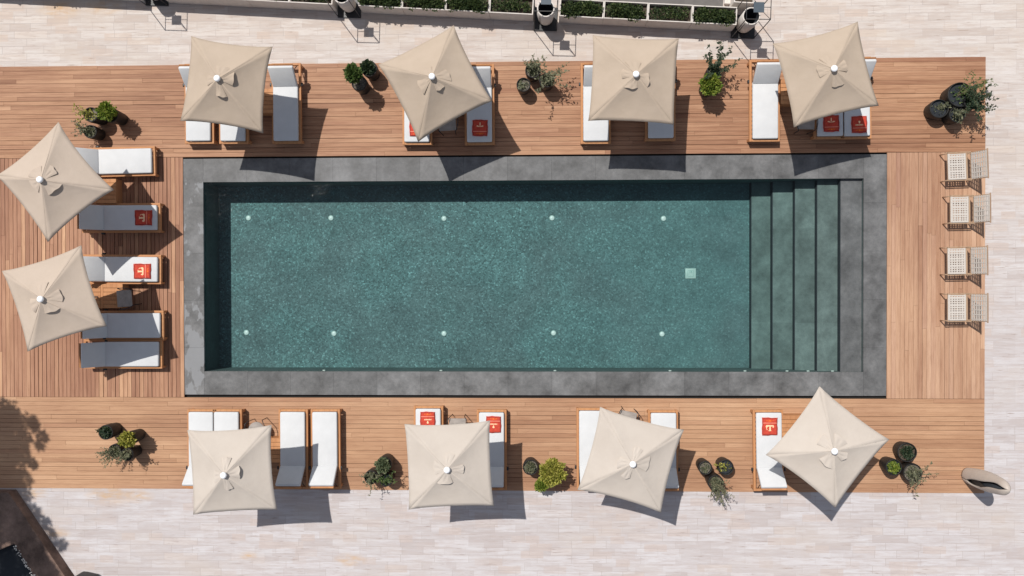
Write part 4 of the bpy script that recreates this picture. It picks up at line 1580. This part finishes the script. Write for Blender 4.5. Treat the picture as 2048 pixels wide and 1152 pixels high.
# ------------------------------------------------------------------ stone planting bed in the corner, and the tree that shades it
zc = 0.32
outer = [at(-160, 984, zc), at(17, 985, zc), at(133, 1158, zc), at(245, 1330, zc), at(-160, 1330, zc)]
inner = [at(-120, 1150, zc), at(28, 1088, zc), at(72, 1160, zc), at(165, 1300, zc), at(-120, 1300, zc)]
root = thing('stone_bed_wall', 'dark rough stone bed wall in the shaded corner below the deck', 'stone wall', (0, 0, 0))
mb = MB()
n = 5
vs = [(p.x, p.y, zc) for p in outer] + [(p.x, p.y, zc) for p in inner] + [(p.x, p.y, -0.011) for p in outer] + [(p.x, p.y, -0.011) for p in inner]
fs = []
for i in range(n):
    j = (i + 1) % n
    fs += [(i, j, n + j, n + i)[::-1], (i, j, 2 * n + j, 2 * n + i), (n + i, n + j, 3 * n + j, 3 * n + i)[::-1]]
mb.add(vs, fs)
mb.build('wall', M['dark_stone'], root, bevel=0.02)
mb = MB()
mb.add([(p.x, p.y, 0.05) for p in inner], [(0, 1, 2, 3, 4)])
mb.build('soil', M['pot_inside'], root)
mb = MB()
r = random.Random(9)
e0, e1 = at(30, 1092, zc), at(72, 1158, zc)
for k in range(46):
    t = r.random()
    p = e0.lerp(e1, t) + Vector((r.uniform(-.05, .03), r.uniform(-.03, .03), 0))
    mb.rbox((p.x, p.y, zc + 0.006), (r.uniform(.015, .045), r.uniform(.015, .04), 0.02), 0.005, M4=Matrix.Rotation(r.uniform(0, 3), 3, 'Z'), seg=1)
mb.build('crumbled_edge', M['white_concrete'], root)

# bollard-like black bin cut by the photo's lower edge
p = at(156, 1176, 0.6)
root = thing('black_bin', 'black rounded bin cut off by the photo edge beside the stone bed', 'bin', (p.x, p.y, 0), rad(-12))
b = MB(); b.rbox((0, 0, 0.29), (0.50, 0.46, 0.56), 0.09, seg=4); b.build('body', M['black_metal'], root)
b = MB(); b.rbox((0, 0, 0.60), (0.54, 0.50, 0.06), 0.028, seg=3); b.build('lid', M['pot_inside'], root)


def shade_tree():
    r = random.Random(31)
    sx, sy = 0.319, -0.429
    b = at(-330, 560, 0)
    root = thing('shade_tree', 'leafy tree out at the deep end whose shadow falls on deck and stone bed', 'tree', (b.x, b.y, 0))
    tr = MB()
    tr.tube([(0, 0, 0), (0.08, 0.1, 1.2), (0.0, 0.05, 3.4), (-0.1, 0.0, 5.8), (-0.1, 0.0, 8.6)], [0.2, 0.17, 0.14, 0.10, 0.05], 10)
    cl = MB()
    # crown clusters given by where their shadows fall
    sh = [(0, 850, 0.55), (25, 890, 0.55), (10, 940, 0.6), (36, 842, 0.30), (48, 880, 0.26), (50, 915, 0.16), (70, 852, 0.10), (78, 892, 0.09), (-30, 900, 0.7), (-40, 820, 0.6), (-20, 970, 0.65), (20, 1010, 0.55), (15, 1060, 0.5), (45, 1050, 0.4), (-20, 1080, 0.7), (70, 1095, 0.38), (40, 1130, 0.5), (75, 1140, 0.35), (0, 1140, 0.6),
          (65, 1020, 0.16), (82, 1045, 0.24), (95, 1072, 0.26), (122, 1090, 0.13), (85, 872, 0.12), (62, 842, 0.12), (66, 928, 0.10), (-90, 850, 0.8), (-90, 950, 0.8), (-90, 1060, 0.8), (30, 960, 0.42), (12, 825, 0.4), (45, 990, 0.25), (110, 1140, 0.2), (95, 1125, 0.25), (30, 1015, .22), (48, 1045, .24), (66, 1075, .24), (88, 1105, .24), (108, 1135, .22), (60, 1060, .3), (90, 1120, .3), (22, 1005, .24), (40, 1030, .26), (58, 1058, .26), (74, 1086, .26), (93, 1115, .24), (110, 1142, .24), (-10, 860, .5), (-10, 930, .5), (12, 900, .4), (34, 1010, .18), (52, 1036, .18), (70, 1064, .2), (86, 1090, .18), (102, 1116, .18), (120, 1142, .16), (128, 1156, .16)]
    for px, py, rr in sh:
        z = r.uniform(7.5, 10.5)
        p = at(px, py, 0)
        c = Vector((p.x - sx * z - b.x, p.y - sy * z - b.y, z))
        blob_leaves(cl, c, (rr * r.uniform(.9, 1.15), rr * r.uniform(.9, 1.15), rr * 0.8), int((1150 if rr > 0.35 else 520) * rr + 30), 0.12, r, shell=0.1)
        tr.tube([(-0.1, 0.0, 5.6), Vector((-0.1, 0.0, 5.6)).lerp(c, 0.55) + Vector((r.uniform(-.2, .2), r.uniform(-.2, .2), 0.2)), c], [0.05, 0.03, 0.012], 5)
    tr.build('trunk', M['bark'], root)
    cl.build('crown', M['leaf_green'], root)


shade_tree()
